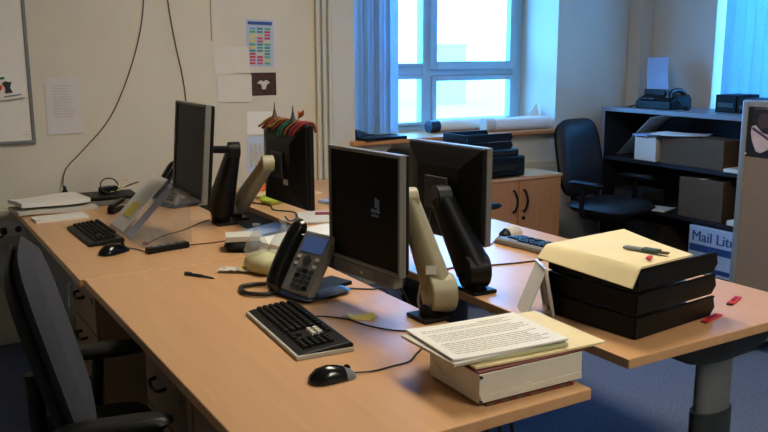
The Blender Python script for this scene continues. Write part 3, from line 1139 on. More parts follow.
# ---- acrylic document holder at the far desk
dh = thing('document_holder', 'sloping clear acrylic holder behind the far keyboard', 'document holder', (-.50, 2.20, TOP + .003), 0)
sl_ = math.degrees(math.atan2(.20, .20))
MH = RY(-45)
MB().box(0, .285, -.245, .29, 0, .004, MH).build('slope_panel', ACRYL, dh)
MB().box(-.004, .0, -.245, .29, 0, .022, MH).build('front_lip', ACRYL, dh)
for y in (-.243, .286):
    MB().add([(0, y, 0), (.20, y, .197), (.20, y, 0), (0, y + .004, 0), (.20, y + .004, .197), (.20, y + .004, 0)], [(0, 1, 2), (3, 5, 4), (0, 3, 4, 1), (1, 4, 5, 2), (2, 5, 3, 0)]).build('side_panel', ACRYL, dh)
dp = thing('held_document', 'white pages resting on the acrylic document holder', 'papers', M=T(-.50, 2.20, TOP + .003) @ RY(-45) @ T(.01, .09, .0045))
MB().sheet(lambda u, v: (.295 * u - .004, -.02 + .21 * v + .0 * u, .003 + .004 * math.sin(u * 3)), 10, 4, .003).build('pages', PAPER, dp, smooth=40)
pm = MB()
for i in range(12):
    pm.box(.165 + i * .009, .167 + i * .009, .0, .15, .0072, .0076)
pm.build('print', INK, dp)['kind'] = 'stuff'
yn = MB().box(0, .075, 0, .10, 0, .0006).build('sticky_note', YELLOW)
yn.matrix_world = T(-.50, 2.20, TOP + .003) @ RY(-45) @ T(.07, .115, .0128)
tag(yn, 'yellow note stuck on the pages of the acrylic holder', 'note')
bl = thing('held_document', 'blue-edged sheet under the pages of the acrylic holder', 'papers', M=T(-.50, 2.20, TOP + .003) @ RY(-45) @ T(.006, -.07, .0045))
MB().box(0, .25, 0, .085, 0, .0018).build('sheet', mat('lilac_paper', (172, 172, 190), .8, var=.03), bl)

# ---- paper piles in the far corner of the desk
sheet_stack('paper_pile', 'loose pile of papers in the far corner of the wall desk', (-.65, 3.035), .37, .235, 4, TOP, .016, PAPERG, 'papers', wav=.004, seed=1)
sheet_stack('paper_pile', 'bluish folder pile beneath the corner papers by the wall', (-.56, 3.10), .46, .17, -1, TOP + .022, .006, PAPERB, 'papers', wav=.002, seed=7)
sheet_stack('paper_pile', 'curled white sheets topmost on the far corner pile', (-.66, 3.06), .33, .22, 9, TOP + .030, .020, PAPER, 'papers', wav=.004, curl=.004, seed=4)
sheet_stack('pink_card', 'pale red card poking out of the far corner pile', (-.50, 3.13), .11, .08, 14, TOP + .048, .002, mat('pink_card', (214, 120, 100), .75), 'card')
sheet_stack('notebook', 'white notebook in front of the far corner paper pile', (-.665, 2.775), .235, .12, 3, TOP, .012, PAPER, 'notebook')

# docking station with tangled cables
dk = thing('docking_station', 'flat black docking station in the far desk corner', 'docking station', (-.385, 3.09, TOP), -4)
MB().box(-.15, .15, -.09, .09, .028, .050).build('body', BLACK, dk, bevel=.006)
MB().box(-.145, .145, -.085, .085, 0, .028).build('lower_body', SILVER, dk, bevel=.004)
ad = MB().box(-.045, .045, -.026, .026, 0, .032).build('power_adapter', BLACK, bevel=.006)
ad.matrix_world = T(-.36, 3.11, TOP + .0505) @ RZ(20)
tag(ad, 'black power adapter sitting on the docking station', 'adapter')
rr = random.Random(5)
for i in range(3):
    cx, cy, r_ = -.36 + .05 * i, 3.08 + .02 * i, .045 + .008 * i
    pts = [(cx + r_ * math.cos(a), cy + .5 * r_ * math.sin(a), TOP + .056 + (.035 - .008 * i) * (1 + math.sin(a + i))) for a in [k * .7 for k in range(9)]]
    cord('coiled_cable', ('black cable coiled over the power adapter', 'yellowish thin cable coiled on the docking station', 'grey cable loop drooping off the docking station')[i], pts, .0035, (CABLE, CREAM, GCABLE)[i])
o = thing('black_stapler', 'black stapler lying by the docking station', 'stapler', (-.395, 2.80, TOP), 50)
MB().bar((-.06, 0, .012), (.06, 0, .012), .03, .024).build('base', BLACK, o, smooth=50)
MB().bar((-.06, 0, .036), (.065, 0, .050), .028, .024).build('arm', BLACKG, o, smooth=50)
MB().cyl((-.05, -.015, .02), (-.05, .015, .02), .02).build('hinge', BLACK, o)

# ================================================================== MIDDLE CLUTTER
pk = thing('dark_tray', 'small dark oval tray with a notepad, behind the plastic bag', 'tray', (-.165, 1.735, TOP), -25)
MB().pad(.15, .13, .04, e=3, M=T(0, 0, .02)).build('tray', BLACK, pk, smooth=50, weld=True)
np_ = sheet_stack('notepad', 'grey-white notepad lying on the small dark tray', (-.165, 1.74), .13, .10, -20, TOP + .041, .02, PAPERG, 'notepad')

bg_ = thing('plastic_bag', 'knotted clear plastic bag with a yellow-green bundle at its bottom', 'bag', (-.205, 1.375, TOP))
rr = random.Random(9)


def blob(prof, cx, cy, n=20, amp=.1, sx=1.0, sy=1.0, seed=0):
    rings = []
    for r_, z in prof:
        rg = []
        for k in range(n):
            a = 2 * PI * k / n
            q = r_ * (1 + amp * noise.noise(Vector((math.cos(a) * 2 + seed, math.sin(a) * 2, z * 30))))
            rg.append((cx + sx * q * math.cos(a), cy + sy * q * math.sin(a), z))
        rings.append(rg)
    return rings


BUN = mat('yellow_green_wrap', (198, 194, 148), .5, var=.08, scale=30)
m_ = MB()
m_.loft(blob([(.05, 0), (.078, .008), (.088, .03), (.080, .052), (.055, .066), (.02, .07)], 0, 0, amp=.25))
m_.build('bundle', BUN, bg_, smooth=60)
m_ = MB()
m_.loft(blob([(.060, .050), (.058, .08), (.050, .105), (.034, .122), (.018, .14), (.010, .152), (.018, .168)], -.035, .035, amp=.3, sx=.75, sy=.75, seed=1))
m_.loft(blob([(.066, .050), (.064, .08), (.056, .11), (.038, .13), (.020, .152), (.011, .166), (.020, .184)], .046, -.018, amp=.3, sx=.75, sy=.75, seed=4))
m_.build('film', FILM, bg_, smooth=80)
MB().sheet(lambda u, v: (.005 + .06 * u, -.072 + .0 * u, .062 + .04 * v), 4, 3, .001).build('bag_label', PAPERB, bg_)
wrp = thing('snack_wrapper', 'crumpled yellow and white wrapper in front of the plastic bag', 'wrapper', (-.315, 1.425, TOP), -35)
MB().sheet(lambda u, v: ((u - .5) * .12, (v - .5) * .055, .006 + .010 * noise.noise(Vector((u * 6, v * 5, 2))) ** 2 * 4 + .004), 10, 6, .002).build('foil', PAPERG, wrp)
MB().sheet(lambda u, v: (.005 + u * .05, (v - .5) * .05, .0125 + .006 * math.sin(u * 7)), 6, 4, .0015).build('print', YELLOW, wrp)

mid = (('bluish plastic sleeve lying behind the plastic bag', (.02, 1.985), .30, .13, 22, .010, PAPERB),
       ('white loose pages bridging the desk gap behind the plastic bag', (.14, 1.78), .46, .20, 14, .016, PAPER),
       ('grey-white pages spread under the souvenir monitor', (.40, 2.13), .24, .25, -15, .008, PAPERG),
       ('pale folder with red edge near the souvenir monitor', (.72, 2.44), .28, .22, 20, .014, PAPERB),
       ('cream pages by the wall end of the littered desk', (.50, 2.85), .35, .28, 8, .012, CREAM))
for i, (lab, c, w_, h_, rz, th, m_) in enumerate(mid):
    sheet_stack('loose_papers', lab, c, w_, h_, rz, TOP, th, m_, 'papers', wav=.003, seed=i)
rf = sheet_stack('red_folder', 'thin dark red folder lying on the spread pages', (.45, 2.15), .16, .05, -28, TOP + .013, .004, DKRED, 'folder')
f = MB()
for i in range(9):
    a = i * .7
    f.loft(blob([(.006, 0), (.016, .012), (.02, .03), (.012, .045), (.003, .052)], .03 * math.cos(a) * (i % 3) / 2, .03 * math.sin(a) * (i % 3) / 2, n=8, amp=.3, seed=i))
o = f.build('red_rosette', DKRED, smooth=60)
o.location = (.42, 2.02, TOP + .013)
tag(o, 'dark red crumpled ribbon rosette below the souvenir monitor', 'rosette')
lc = thing('lime_pouch', 'lime green pouch beside the beige arm on the littered desk', 'pouch', (.36, 2.62, TOP), 20)
MB().pad(.16, .10, .05, e=3, M=T(0, 0, .025)).build('body', LIME, lc, smooth=50, weld=True)
MB().tube([(-.07, 0, .045), (0, 0, .053), (.07, 0, .045)], .003).build('zip', DARKM, lc, smooth=60)
oc = thing('orange_card_stand', 'orange card standing by the wall behind the beige arm', 'card', (.455, 2.92, TOP + .018), 0)
MB().sheet(lambda u, v: ((u - .5) * .12, -.02 * v, .17 * v), 3, 3, .003).build('card', ORANGE, oc)
MB().box(-.03, .03, .01, .06, .0, .004).build('foot', ORANGE, oc)
cord('loose_cable', 'black cable snaking from the souvenir monitor over the papers', [(.13, 1.98, .79), (.17, 2.02, .76), (.24, 2.10, TOP + .02), (.30, 2.25, TOP + .018), (.27, 2.42, TOP + .006), (.30, 2.55, TOP + .006), (.25, 2.70, z_)], .004, CABLE)
cord('loose_cable', 'black cable hanging between the desks below the silver framed monitor', [(-.09, .85, .84), (-.05, .88, .79), (.02, .90, .77), (.08, .90, .68), (.10, .92, .58)], .004, CABLE)
cord('loose_cable', 'black cable dropping from the black arm into the desk gap', [(.20, .95, .98), (.16, .93, .90), (.13, .90, .80), (.11, .88, .66), (.11, .86, .57)], .004, CABLE)
for i, x in enumerate((-.235, -.20, -.165)):
    cord('hanging_cable', ('black cable hanging below the desk end, outermost of three', 'black cable hanging below the desk end, middle of three', 'black cable hanging below the desk end, innermost of three')[i], [(x, .10, .69), (x + .003, .08, .60), (x - .004, .07, .45), (x + .004, .08, .25), (x, .09, .03), (x, .10, .006), (x, .16, .006)], .005, CABLE)

# ================================================================== TRAY STACK DESK


def letter_tray(label, z):
    t = thing('letter_tray', label, 'letter tray', (.336, .176, z), 5.5, group='black letter trays in the desk stack')
    W_, D_, H_ = .365, .315, .062
    g = .014
    MB().box(.006, W_ - .004, .006, D_ - .006, 0, .004).build('base', BLACKM, t)
    f = MB()   # front wall (leans outwards), with chamfered open end on +x
    f.prism([(0, .002), (W_ - .016, .002), (W_ + .006, .024), (W_ - .004, H_), (0, H_)], -.003, .003, T(0, .002, 0) @ RX(90))
    f.build('front_wall', BLACK, t, bevel=.001)
    f = MB()
    f.prism([(0, .002), (W_ - .016, .002), (W_ + .006, .024), (W_ - .004, H_), (0, H_)], -.003, .003, T(0, D_, 0) @ RX(90))
    f.build('back_wall', BLACK, t, bevel=.001)
    MB().box(-.003, .003, .005, D_ - .003, .002, H_).build('side_wall', BLACK, t, bevel=.001)
    MB().box(.006, W_ - .006, -.0065, -.002, H_ - .004, H_).build('rim', BLACK, t, bevel=.001)
    MB().box(W_ - .006, W_ + .004, .02, D_ - .02, .004, .018).build('lip', BLACK, t, bevel=.001)
    return t


letter_tray('black letter tray, bottom one of the desk stack', TOP)
letter_tray('black letter tray, middle one of the desk stack', TOP + .0665)
letter_tray('black letter tray under the cream folder, top of the desk stack', TOP + .133)
# papers inside lower trays
for z, lab in ((TOP + .0045, 'white papers inside the bottom black letter tray'), (TOP + .071, 'white papers inside the middle black letter tray')):
    o = MB().box(.02, .34, .02, .29, 0, .02).build('tray_papers', PAPERG)
    o.matrix_world = T(.336, .176, z) @ RZ(5.5)
    tag(o, lab, 'papers')
# cream folder draped over the top tray
cf = thing('cream_folder', 'cream folder of pages draped over the top letter tray', 'folder', (.333, .176, TOP + .199), 5.5)


def cfold(u, v):
    x = -.067 + .40 * u
    y = -.008 + .335 * v - .10 * (1 - v) * 0
    z = .008 + .004 * math.sin(u * 4) * math.sin(v * 3)
    # folder is skewed and its left edge droops over the tray side
    if u < .16:
        k_ = (.16 - u) / .16
        x = -.067 + .40 * .16 - (.028) * k_ - .006 * k_ * k_
        z = .008 - .052 * k_ ** 1.2 * (1 - .35 * v)
    x += .03 * v * u
    if u > .5:
        y += .0 
        x -= .10 * (u - .5) * 2 * (1 - v)
    return (x, y, z)


MB().sheet(cfold, 30, 10, .006).build('cover', CREAM, cf, smooth=40)
kn = thing('penknife', 'silver and green penknife lying on the cream folder', 'penknife', (.452, .30, TOP + .214), -72)
MB().box(-.03, .025, -.012, .012, 0, .006).build('blade', SILVER, kn, bevel=.001)
MB().box(.025, .075, -.013, .013, 0, .009).build('handle', mat('dark_green_plastic', (40, 66, 60), .5), kn, bevel=.002)
MB().box(.075, .10, -.008, .008, 0, .006).build('cap', CARD, kn, bevel=.002)
o = thing('red_clip', 'small red clip lying next to the penknife', 'clip', (.405, .205, TOP + .2125), 30)
MB().box(-.014, .014, -.007, .007, 0, .006).build('body', RED, o, bevel=.002)
MB().tube([(.014, 0, .003), (.022, .004, .003), (.024, -.003, .003), (.014, -.002, .003)], .0015).build('wire', SILVER, o)
# white tent frame with dark front, left of the trays
tf = thing('tent_frame', 'white tent-shaped card frame leaning beside the letter trays', 'picture frame', (.288, .50, TOP), -27)
wp = MB()
wp.sheet(lambda u, v: (-.055 + .055 * v, -.052 + .11 * u, .145 * v), 2, 4, .004)
wp.build('back_panel', WHITEP, tf)
fm = MB()
Mf = T(.004, 0, 0)
for y0, y1, v0, v1 in ((-.055, -.045, 0, 1), (.05, .06, 0, 1), (-.045, .05, .92, 1), (-.045, .05, 0, .08)):
    fm.sheet(lambda u, v: (.03 - .03 * (v0 + (v1 - v0) * v), y0 + (y1 - y0) * u, .150 * (v0 + (v1 - v0) * v)), 1, 1, .008)
fm.build('frame', WHITEP, tf)
MB().sheet(lambda u, v: (.029 - .03 * (.08 + .84 * v), -.045 + .095 * u, .150 * (.08 + .84 * v)), 1, 1, .004).build('picture', BLACK, tf)
for i, (c, rz, lab) in enumerate((((.668, .190), 14, 'red clip touching the front of the letter trays'), ((.875, .268), 22, 'red clip lying alone near the desk corner'))):
    o = thing('red_tag', lab, 'clip', (c[0], c[1], TOP), rz)
    MB().box(-.042, .05, -.011, .011, 0, .006).build('body', RED, o, bevel=.002)
    MB().box(-.055, -.042, -.009, .009, 0, .005).build('tip', DKRED if i == 0 else BLACK, o, bevel=.001)
    MB().box(-.02, .03, -.004, .004, .006, .0075).build('rib', DKRED, o)

# ================================================================== WALL ITEMS
yw = YB
wbd = thing('whiteboard', 'large whiteboard with grey frame on the left wall end', 'whiteboard', (-1.89, yw, 1.04))
Wd, Hd = 1.222, 1.0
MB().box(.015, Wd - .015, -.012, 0, .015, Hd - .015).build('panel', WHITEP, wbd)
for q in ((0, Wd, 0, .018), (0, Wd, Hd - .018, Hd), (0, .018, .018, Hd - .018), (Wd - .018, Wd, .018, Hd - .018)):
    MB().box(q[0], q[1], -.018, 0, q[2], q[3]).build('frame_rail', GREYM, wbd, bevel=.003)
MB().box(Wd - .06, Wd - .03, -.0128, -.012, .045, .049).build('maker_mark', INK, wbd)
nt_ = thing('pinned_notice', 'tilted notice with red and black figures pinned on the whiteboard', 'notice', M=T(-.85, yw - .014, 1.26) @ RY(-7))
MB().sheet(lambda u, v: (-.10 + .255 * u, -.004 - .016 * u * (1 - v), .125 * v), 8, 4, .001).build('sheet', PAPER, nt_)
sp = MB()
sp.cyl((.035, -.014, .062), (.035, -.0125, .062), .016, n=16)
sp.build('red_mark', RED, nt_)
sp = MB()
sp.prism([(.06, .03), (.095, .03), (.087, .055), (.10, .085), (.09, .082), (.072, .09), (.055, .082), (.066, .06)], .0135, .0155, RX(90))
sp.build('black_mark', INKD, nt_)
MB().box(.05, .13, -.0215, -.0205, .014, .018).build('caption', BLUE, nt_)
b3 = MB().sheet(lambda u, v: (u * .05, -.02 * v, v * .012), 2, 2, .001).build('corner_mark', GREEN, nt_)
b3.location = (.02, -.012, .10)


def wall_sheet(name, label, x0, x1, z0, z1, m, cat='notice', curl=.006, tilt=0, lines=0, lm=INK, seed=0):
    t = thing(name, label, cat, M=T((x0 + x1) / 2, yw - .0005, (z0 + z1) / 2) @ RY(tilt))
    W_, H_ = x1 - x0, z1 - z0
    f = lambda u, v: ((u - .5) * W_, -.002 - curl * (1 - v) ** 2 * (.3 + .7 * u), (v - .5) * H_)
    MB().sheet(f, 4, 6, .0008).build('sheet', m, t, smooth=40)
    if lines:
        r = random.Random(seed)
        p_ = MB()
        for i in range(lines):
            v = .86 - .6 * i / lines
            if r.random() < .15:
                continue
            a, q = .2, r.uniform(.6, .82)
            y = f(q, v - .02)[1] - .0008
            p_.box((a - .5) * W_, (q - .5) * W_, y - .0004, y, (v - .5) * H_ - .002, (v - .5) * H_ + .002)
        p_.build('print', lm, t)['kind'] = 'stuff'
    return t


wall_sheet('pinned_sheet', 'faint printed page taped on the wall beside the whiteboard', -.605, -.43, 1.08, 1.37, mat('faint_page', (206, 203, 200), .85, var=.02), lines=12, lm=mat('faint_ink', (186, 182, 178), .85), curl=.003)
wall_sheet('pinned_sheet', 'blank white sheet on the wall, left of the coloured planner', .298, .515, 1.375, 1.525, AGED, tilt=-2)
wall_sheet('pinned_sheet', 'blank white sheet on the wall, left of the dark photo', .318, .525, 1.215, 1.372, AGED, tilt=1)
wall_sheet('pinned_sheet', 'blank white sheet on the wall above the souvenir monitor', .488, .662, 1.02, 1.155, PAPER, tilt=2)
pc = thing('pinned_picture', 'bluish picture of glasses pinned low on the wall', 'picture', (.548, yw - .0005, .80))
MB().box(-.063, .063, -.002, 0, 0, .21).build('sheet', LBLUE, pc)
for i in range(4):
    MB().prism([(-.05 + .028 * i, .03), (-.03 + .028 * i, .03), (-.026 + .028 * i, .10), (-.034 + .028 * i, .17), (-.046 + .028 * i, .17), (-.054 + .028 * i, .10)], .002, .003, RX(90)).build('glass_shape', INK, pc)
# coloured planner: flat printed cells
cp = thing('wall_planner', 'coloured grid planner sheet taped on the wall', 'planner', M=T(.585, yw - .0005, 1.546) @ RY(1.5))
MB().box(-.084, .084, -.0015, 0, -.132, .132).build('sheet', mat('planner_paper', (170, 184, 206), .8, var=.03), cp)
MB().box(-.075, .075, -.0022, -.0015, .104, .122).build('title_strip', BLUE, cp)
cols = [mat('print_green', (84, 160, 120), .8), mat('print_teal', (70, 130, 140), .8), mat('print_yellow', (208, 190, 110), .8), mat('print_pink', (190, 80, 110), .8), mat('print_red', (186, 62, 76), .8), mat('print_sky', (110, 160, 200), .8)]
grid = ['5 1 0', '0 1 4', '2 2 3', '2 3 4', '2 3 2', '0 1 0', '2 0 1', '1 1 0', '4 2 1', '4 4 0', '3 4 2', '4 3 0']
for r_, row in enumerate(grid):
    for c_, k_ in enumerate(row.split()):
        x, z = -.064 + c_ * .046, .082 - r_ * .0178
        MB().box(x, x + .036, -.0022, -.0015, z - .006, z + .006).build('cell', cols[int(k_)], cp)
# dark photo
dpz = thing('pinned_photo', 'dark colour photo taped below the coloured planner', 'photo', (.60, yw - .0005, 1.313))
MB().box(-.08, .08, -.0015, 0, -.066, .066).build('print', mat('dark_photo_print', (12, 11, 11), .5, scale=60, rgb2=(84, 46, 36)), dpz)
MB().prism([(-.04, .006), (-.02, .022), (.0, .016), (.02, .024), (.04, .008), (.02, -.004), (.012, -.03), (-.01, -.03), (-.014, -.002)], .0015, .0022, RX(90)).build('pale_figure', PAPERG, dpz)
# wall cables
cord('wall_cable', 'dark cable hanging down the wall to the docking station', [(-.03, yw - .006, ZC), (-.05, yw - .006, 2.1), (-.074, yw - .006, 1.77), (-.115, yw - .008, 1.56), (-.20, yw - .006, 1.326), (-.30, yw - .008, 1.14), (-.44, yw - .006, .99), (-.53, yw - .008, .90), (-.555, yw - .02, .82), (-.555, yw - .05, .785)], .0032, GCABLE)
o = MB().lathe([(.006, .045), (.008, .03), (.015, .015), (.017, 0)][::-1], n=14).build('cable_plug', BLACK, smooth=50)
o.location = (-.555, yw - .06, TOP + .042)
tag(o, 'black plug at the lower end of the hanging wall cable', 'plug')
cord('wall_cable', 'dark cable hanging down the wall behind the tilted monitor', [(.03, yw - .006, ZC), (.04, yw - .006, 2.1), (.056, yw - .006, 1.774), (.085, yw - .006, 1.55), (.115, yw - .006, 1.38), (.13, yw - .006, 1.22), (.12, yw - .01, 1.0), (.10, yw - .03, .80), (.10, yw - .08, .70)], .0032, GCABLE)
for x, lab in ((-.83, 'white double wall socket on the trunking by the desk corner'), (-1.05, 'white double wall socket on the trunking below the whiteboard')):
    s = thing('wall_socket', lab, 'socket', (x, yw - .056, .62))
    MB().box(-.07, .07, -.01, 0, -.04, .04).build('plate', WHITEP, s, bevel=.003)
    for q in (-.035, .035):
        MB().cyl((q, -.0125, -.005), (q, -.0095, -.005), .016).build('outlet', DARKM, s)
pg = thing('power_plug', 'black plug in the trunking socket by the desk corner', 'plug', (-.865, yw - .066, .615))
MB().bar((0, 0, 0), (0, -.035, -.004), .034, .034, .024, .024).build('body', BLACK, pg, smooth=50)
MB().tube([(0, -.035, -.004), (-.02, -.06, -.02), (-.08, -.05, -.03), (-.18, -.03, -.01)], .005).build('cord', BLACK, pg, smooth=60)

# ================================================================== SILL, PRINTER
SZ = .945
bf = thing('ring_binder', 'black document case lying on the sill below the side blind', 'binder', (1.40, YB + .025, SZ), 4)
MB().box(-.16, .16, -.09, .09, 0, .020).build('cover', BLACK, bf, bevel=.003)
MB().add([(-.16, .0, .02), (-.16, .09, .02), (-.16, .085, .075), (-.11, .085, .06), (-.02, .085, .03), (-.11, .02, .03), (-.16, .02, .06), (.04, .08, .0205)], [(0, 1, 2, 6), (2, 1, 7, 4, 3), (6, 2, 3, 5), (0, 6, 5, 7), (5, 3, 4, 7), (0, 7, 1)]).build('raised_flap', NAVY, bf)
for i, (p0, p1, r_, m_, lab) in enumerate((((1.93, YB + .20, SZ + .042), (2.62, YB + .26, SZ + .042), .042, PAPER, 'rolled white plans lying on the window sill'),
                                          ((2.30, YB + .06, SZ + .046), (2.84, YB + .03, SZ + .046), .046, PAPER, 'thick white paper roll on the sill behind the black printer'))):
    o = thing('paper_roll', lab, 'paper roll')
    MB().cyl(p0, p1, r_, n=20).build('roll', m_, o, smooth=40)
    p0v, p1v = Vector(p0), Vector(p1)
    d = (p1v - p0v).normalized()
    MB().cyl(p0v - d * .03, p0v + d * .05, r_ + .002, n=20).build('end_cap', NAVY if i == 0 else PAPERG, o, smooth=40)
    MB().cyl(p1v - d * .002, p1v + d * .004, r_ * .6, n=16).build('roll_core', CARD, o)
o = thing('folded_sheet', 'white folded paper peak standing on the sill by the reveal', 'papers', (2.74, YB + .17, SZ), -8)
MB().add([(-.17, -.05, 0.0), (.12, -.06, 0), (.14, .05, 0), (-.15, .06, 0), (-.12, 0, .075), (.03, 0, .09), (.10, 0, .18), (.13, .0, .07)], [(0, 1, 7, 6, 5, 4), (3, 4, 5, 6, 7, 2), (0, 4, 3), (1, 2, 7), (0, 3, 2, 1)]).build('folded_paper', PAPER, o)

prn = thing('printer', 'bulky black printer standing on the low beech cabinet', 'printer', (1.72, 2.86, .70), 0)
MB().box(0.08, .53, 0, .33, .0, .13).build('body', BLACK, prn, bevel=.012)
MB().box(0.06, .50, .03, .33, .13, .175).build('scanner_lid', BLACKG, prn, bevel=.008)
MB().box(.12, .46, -.06, .02, .02, .03).build('output_tray', BLACKM, prn, bevel=.003)
MB().box(.12, .46, -.003, .0, .04, .08).build('output_slot', BLACKG, prn)
MB().box(.08, .20, -.012, .0, .085, .125).build('control_panel', DARKM, prn, bevel=.002)
for z, lab in ((.875, 'black letter tray stacked on the printer, lower one'), (.928, 'black letter tray stacked on the printer, upper one')):
    t = thing('letter_tray', lab, 'letter tray', (1.80, 2.90, z), 0, group='letter trays on the printer')
    MB().box(0, .36, 0, .26, 0, .004).build('base', BLACKM, t)
    for q in ((0, .36, -.004, 0), (0, .36, .256, .26)):
        f = MB().prism([(0.008, 0), (.352, 0), (.372, .022), (.355, .05), (0, .05)], 0, .004, T(0, q[3], 0) @ RX(90)).build('side_wall', BLACK, t)
    MB().box(-.002, .002, 0, .256, 0, .05).build('end_wall', BLACK, t)
    MB().box(.03, .33, .03, .23, .004, .02).build('papers', PAPERB, t)

# ================================================================== BOOKCASE CONTENT
sz1, sz2, sz3 = .742, .405, .05


def carton(name, label, c, w_, d_, h_, rz, z, m, open_=False, tape=True):
    """w along y, d along x"""
    t = thing(name, label, 'box', (c[0], c[1], z), rz)
    if open_:
        f = MB()
        f.box(-d_ / 2, d_ / 2, -w_ / 2, w_ / 2, 0, .004)
        for q in ((-d_ / 2, -d_ / 2 + .004, -w_ / 2, w_ / 2), (d_ / 2 - .004, d_ / 2, -w_ / 2, w_ / 2), (-d_ / 2, d_ / 2, -w_ / 2, -w_ / 2 + .004), (-d_ / 2, d_ / 2, w_ / 2 - .004, w_ / 2)):
            f.box(*q, .004, h_)
        f.build('body', m, t)
        MB().sheet(lambda u, v: (-d_ / 2 - .07 * v, (u - .5) * w_, h_ + .02 * v), 2, 3, .003).build('flap', m, t)
    else:
        MB().box(-d_ / 2, d_ / 2, -w_ / 2, w_ / 2, 0, h_).build('body', m, t, bevel=.003)
        MB().box(-d_ / 2 - .002, -d_ / 2, -w_ / 2 + .003, w_ / 2 - .003, h_ * .62, h_ - .003).build('flap', m, t)
        if tape:
            MB().box(-d_ / 2 - .001, d_ / 2, -.025, .025, h_, h_ + .001).build('tape', CREAM, t)
    return t


carton('white_carton', 'white carton on the upper bookcase shelf', (3.335, 2.735), .19, .21, .165, 0, sz1, WHITEP)
carton('cardboard_box', 'wide brown cardboard box on the upper bookcase shelf', (3.36, 2.345), .50, .26, .19, 0, sz1, CARD, tape=False)
o = sheet_stack('loose_papers', 'white sheets lying across the boxes on the upper shelf', (3.31, 2.50), .23, .34, 12, sz1 + .193, .005, PAPER, 'papers', wav=.006, seed=2)
sheet_stack('loose_papers', 'bluish sheets on top of the white carton', (3.31, 2.76), .2, .15, -8, sz1 + .168, .012, PAPERB, 'papers', wav=.002, seed=1)
bd = thing('drawing_board', 'thin grey board leaning on the upper bookcase shelf', 'board', M=T(3.29, 3.055, sz1) @ RX(0))
MB().add([(0, 0, .012), (0, -.30, .29), (0, -.42, .315), (.20, -.42, .315), (.20, -.30, .29), (.20, 0, .012), (0, .006, .006), (0, -.30, .298), (0, -.42, .322), (.20, -.42, .322), (.20, -.30, .298), (.20, .006, .006)],
         [(0, 1, 4, 5), (1, 2, 3, 4), (6, 11, 10, 7), (7, 10, 9, 8), (0, 6, 7, 1), (1, 7, 8, 2), (5, 4, 10, 11), (4, 3, 9, 10), (0, 5, 11, 6), (2, 8, 9, 3)]).build('board', PAPERG, bd)
sheet_stack('loose_papers', 'thin white papers at the right end of the upper shelf', (3.30, 2.02), .16, .13, 5, sz1, .02, PAPER, 'papers')
carton('cardboard_box', 'upright brown cardboard box on the middle bookcase shelf', (3.34, 2.25), .345, .22, .265, 0, sz2, CARD)
sheet_stack('loose_papers', 'white sheet sticking out from the middle bookcase shelf', (3.27, 2.66), .20, .24, 18, sz2, .006, PAPER, 'papers', wav=.003)
sheet_stack('dark_binders', 'dark grey binder pile on the middle bookcase shelf', (3.38, 2.90), .24, .26, 0, sz2, .10, DARKM, 'binder')
sheet_stack('loose_papers', 'small white stack at the right end of the middle shelf', (3.30, 1.99), .16, .08, 0, sz2, .03, PAPER, 'papers')
mb = carton('shipping_box', 'blue and white printed box on the bottom bookcase shelf', (3.34, 2.10), .40, .26, .315, 0, sz3, LBLUE, tape=False)
mb.children[1].name = 'front_print'
FX = -.13 - .0025
MB().box(FX, FX + .0005, -.19, .19, .145, .192).build('blue_band', BLUE, mb)
MB().box(FX, FX + .0005, -.19, .19, .02, .05).build('blue_band', BLUE, mb)
for q_ in (0, .004):
    text_mesh('lettering', 'Mail Lite', .098, BLUE, Matrix(((0, 0, -1, FX - .0005 - q_ * .05), (-1, 0, 0, .178 - q_), (0, 1, 0, .215), (0, 0, 0, 1))), mb)
carton('cardboard_box', 'dark brown box in the lower left of the bookcase', (3.38, 2.72), .35, .26, .24, 0, sz3, mat('dark_card', (60, 48, 40), .85), tape=False)

# fax machine on top
fx = thing('fax_machine', 'dark fax machine with a sheet standing up, on the bookcase', 'fax machine', (3.38, 2.72, bh), 0)
fx.scale = (.85, .85, .9)
f = MB()
f.loft([[(x, y, z) for x, z in ((-.13, 0), (-.13, .06), (-.04, .10), (.10, .115), (.13, .08), (.13, 0))] for y in (-.17, .19)])
f.build('body', BLACK, fx, bevel=.008)
MB().box(-.02, .12, -.02, .20, .10, .145).build('paper_feeder', BLACK, fx, bevel=.006)
MB().tube([(-.10, -.13, .085), (-.085, -.13, .125), (-.02, -.135, .145), (.05, -.135, .135), (.075, -.135, .105)], [.026, .022, .02, .02, .024]).build('handset', BLACKG, fx, smooth=60)
MB().sheet(lambda u, v: (.05 + .06 * v * v + .02 * v, -.0 + .225 * u + .085 * v, .115 + .275 * v), 4, 8, .0012).build('sheet', PAPERB, fx, smooth=40)
MB().box(-.128, -.06, .0, .16, .075, .082, RY(0)).build('keypad', DARKM, fx)
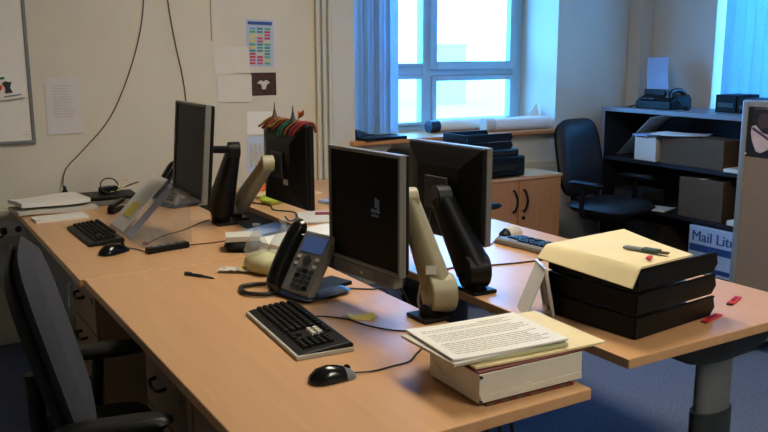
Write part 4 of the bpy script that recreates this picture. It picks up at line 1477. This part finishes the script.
MB().tube([(-.06, -.16, .07), (-.05, -.20, .05), (-.06, -.25, .012), (-.03, -.27, .008), (-.0, -.24, .012), (.02, -.19, .02)], .009).build('cord', BLACK, fx, smooth=60)
MB().tube([(-.05, .19, .03), (-.09, .23, .02), (-.13, .24, .006), (-.152, .24, -.005), (-.154, .245, -.06)], .004).build('line_cable', BLACK, fx, smooth=60)
for i, (y0, y1, h_, lab) in enumerate(((2.16, 2.315, .115, 'black box file at the near side of the fax machine'), (1.94, 2.15, .095, 'long low black case on the bookcase end'))):
    o = thing('box_file', lab, 'box file', (3.40, y0, bh))
    MB().box(0, .24, 0, y1 - y0, 0, h_).build('case', BLACKM, o, bevel=.004)
    MB().box(-.003, 0, .02, y1 - y0 - .02, h_ * .3, h_ * .55).build('spine_label', DARKM, o)

# poster on partition
po = thing('partition_poster', 'dark poster of a pale guitar player on the partition', 'poster', (sx0 + .0075, .98, .985))
PX = -.0012
MB().box(PX, 0, 0, .31, 0, .268).build('sheet', mat('poster_black', (18, 16, 22), .5, var=.3, scale=20), po)
MP = Matrix(((0, 0, -1, PX), (-1, 0, 0, .31), (0, 1, 0, 0), (0, 0, 0, 1)))    # poster plane: x right, y up
MB().prism([(.055, .18), (.075, .215), (.11, .215), (.125, .185), (.115, .150), (.075, .14)], 0, .0006, MP).build('head_shape', mat('poster_brown', (64, 48, 52), .6), po)
MB().prism([(.03, .15), (.05, .155), (.09, .12), (.14, .11), (.18, .13), (.24, .11), (.24, .08), (.15, .075), (.12, .04), (.085, .022), (.06, .03), (.035, .08), (.025, .12)], .0002, .0008, MP).build('guitar_shape', mat('poster_pale', (190, 172, 176), .6), po)
MB().prism([(.03, .135), (.16, .066), (.165, .078), (.035, .148)], .0006, .0012, MP).build('strap_shape', mat('poster_violet', (70, 52, 78), .6), po)
text_mesh('lettering', 'RONE', .030, mat('poster_letters', (110, 112, 122), .6), MP @ T(.035, .232, .0008), po)
MB().box(sx0 * 0 - .004, 0, .30, .312, .01, .018).build('pin', WHITEP, po)
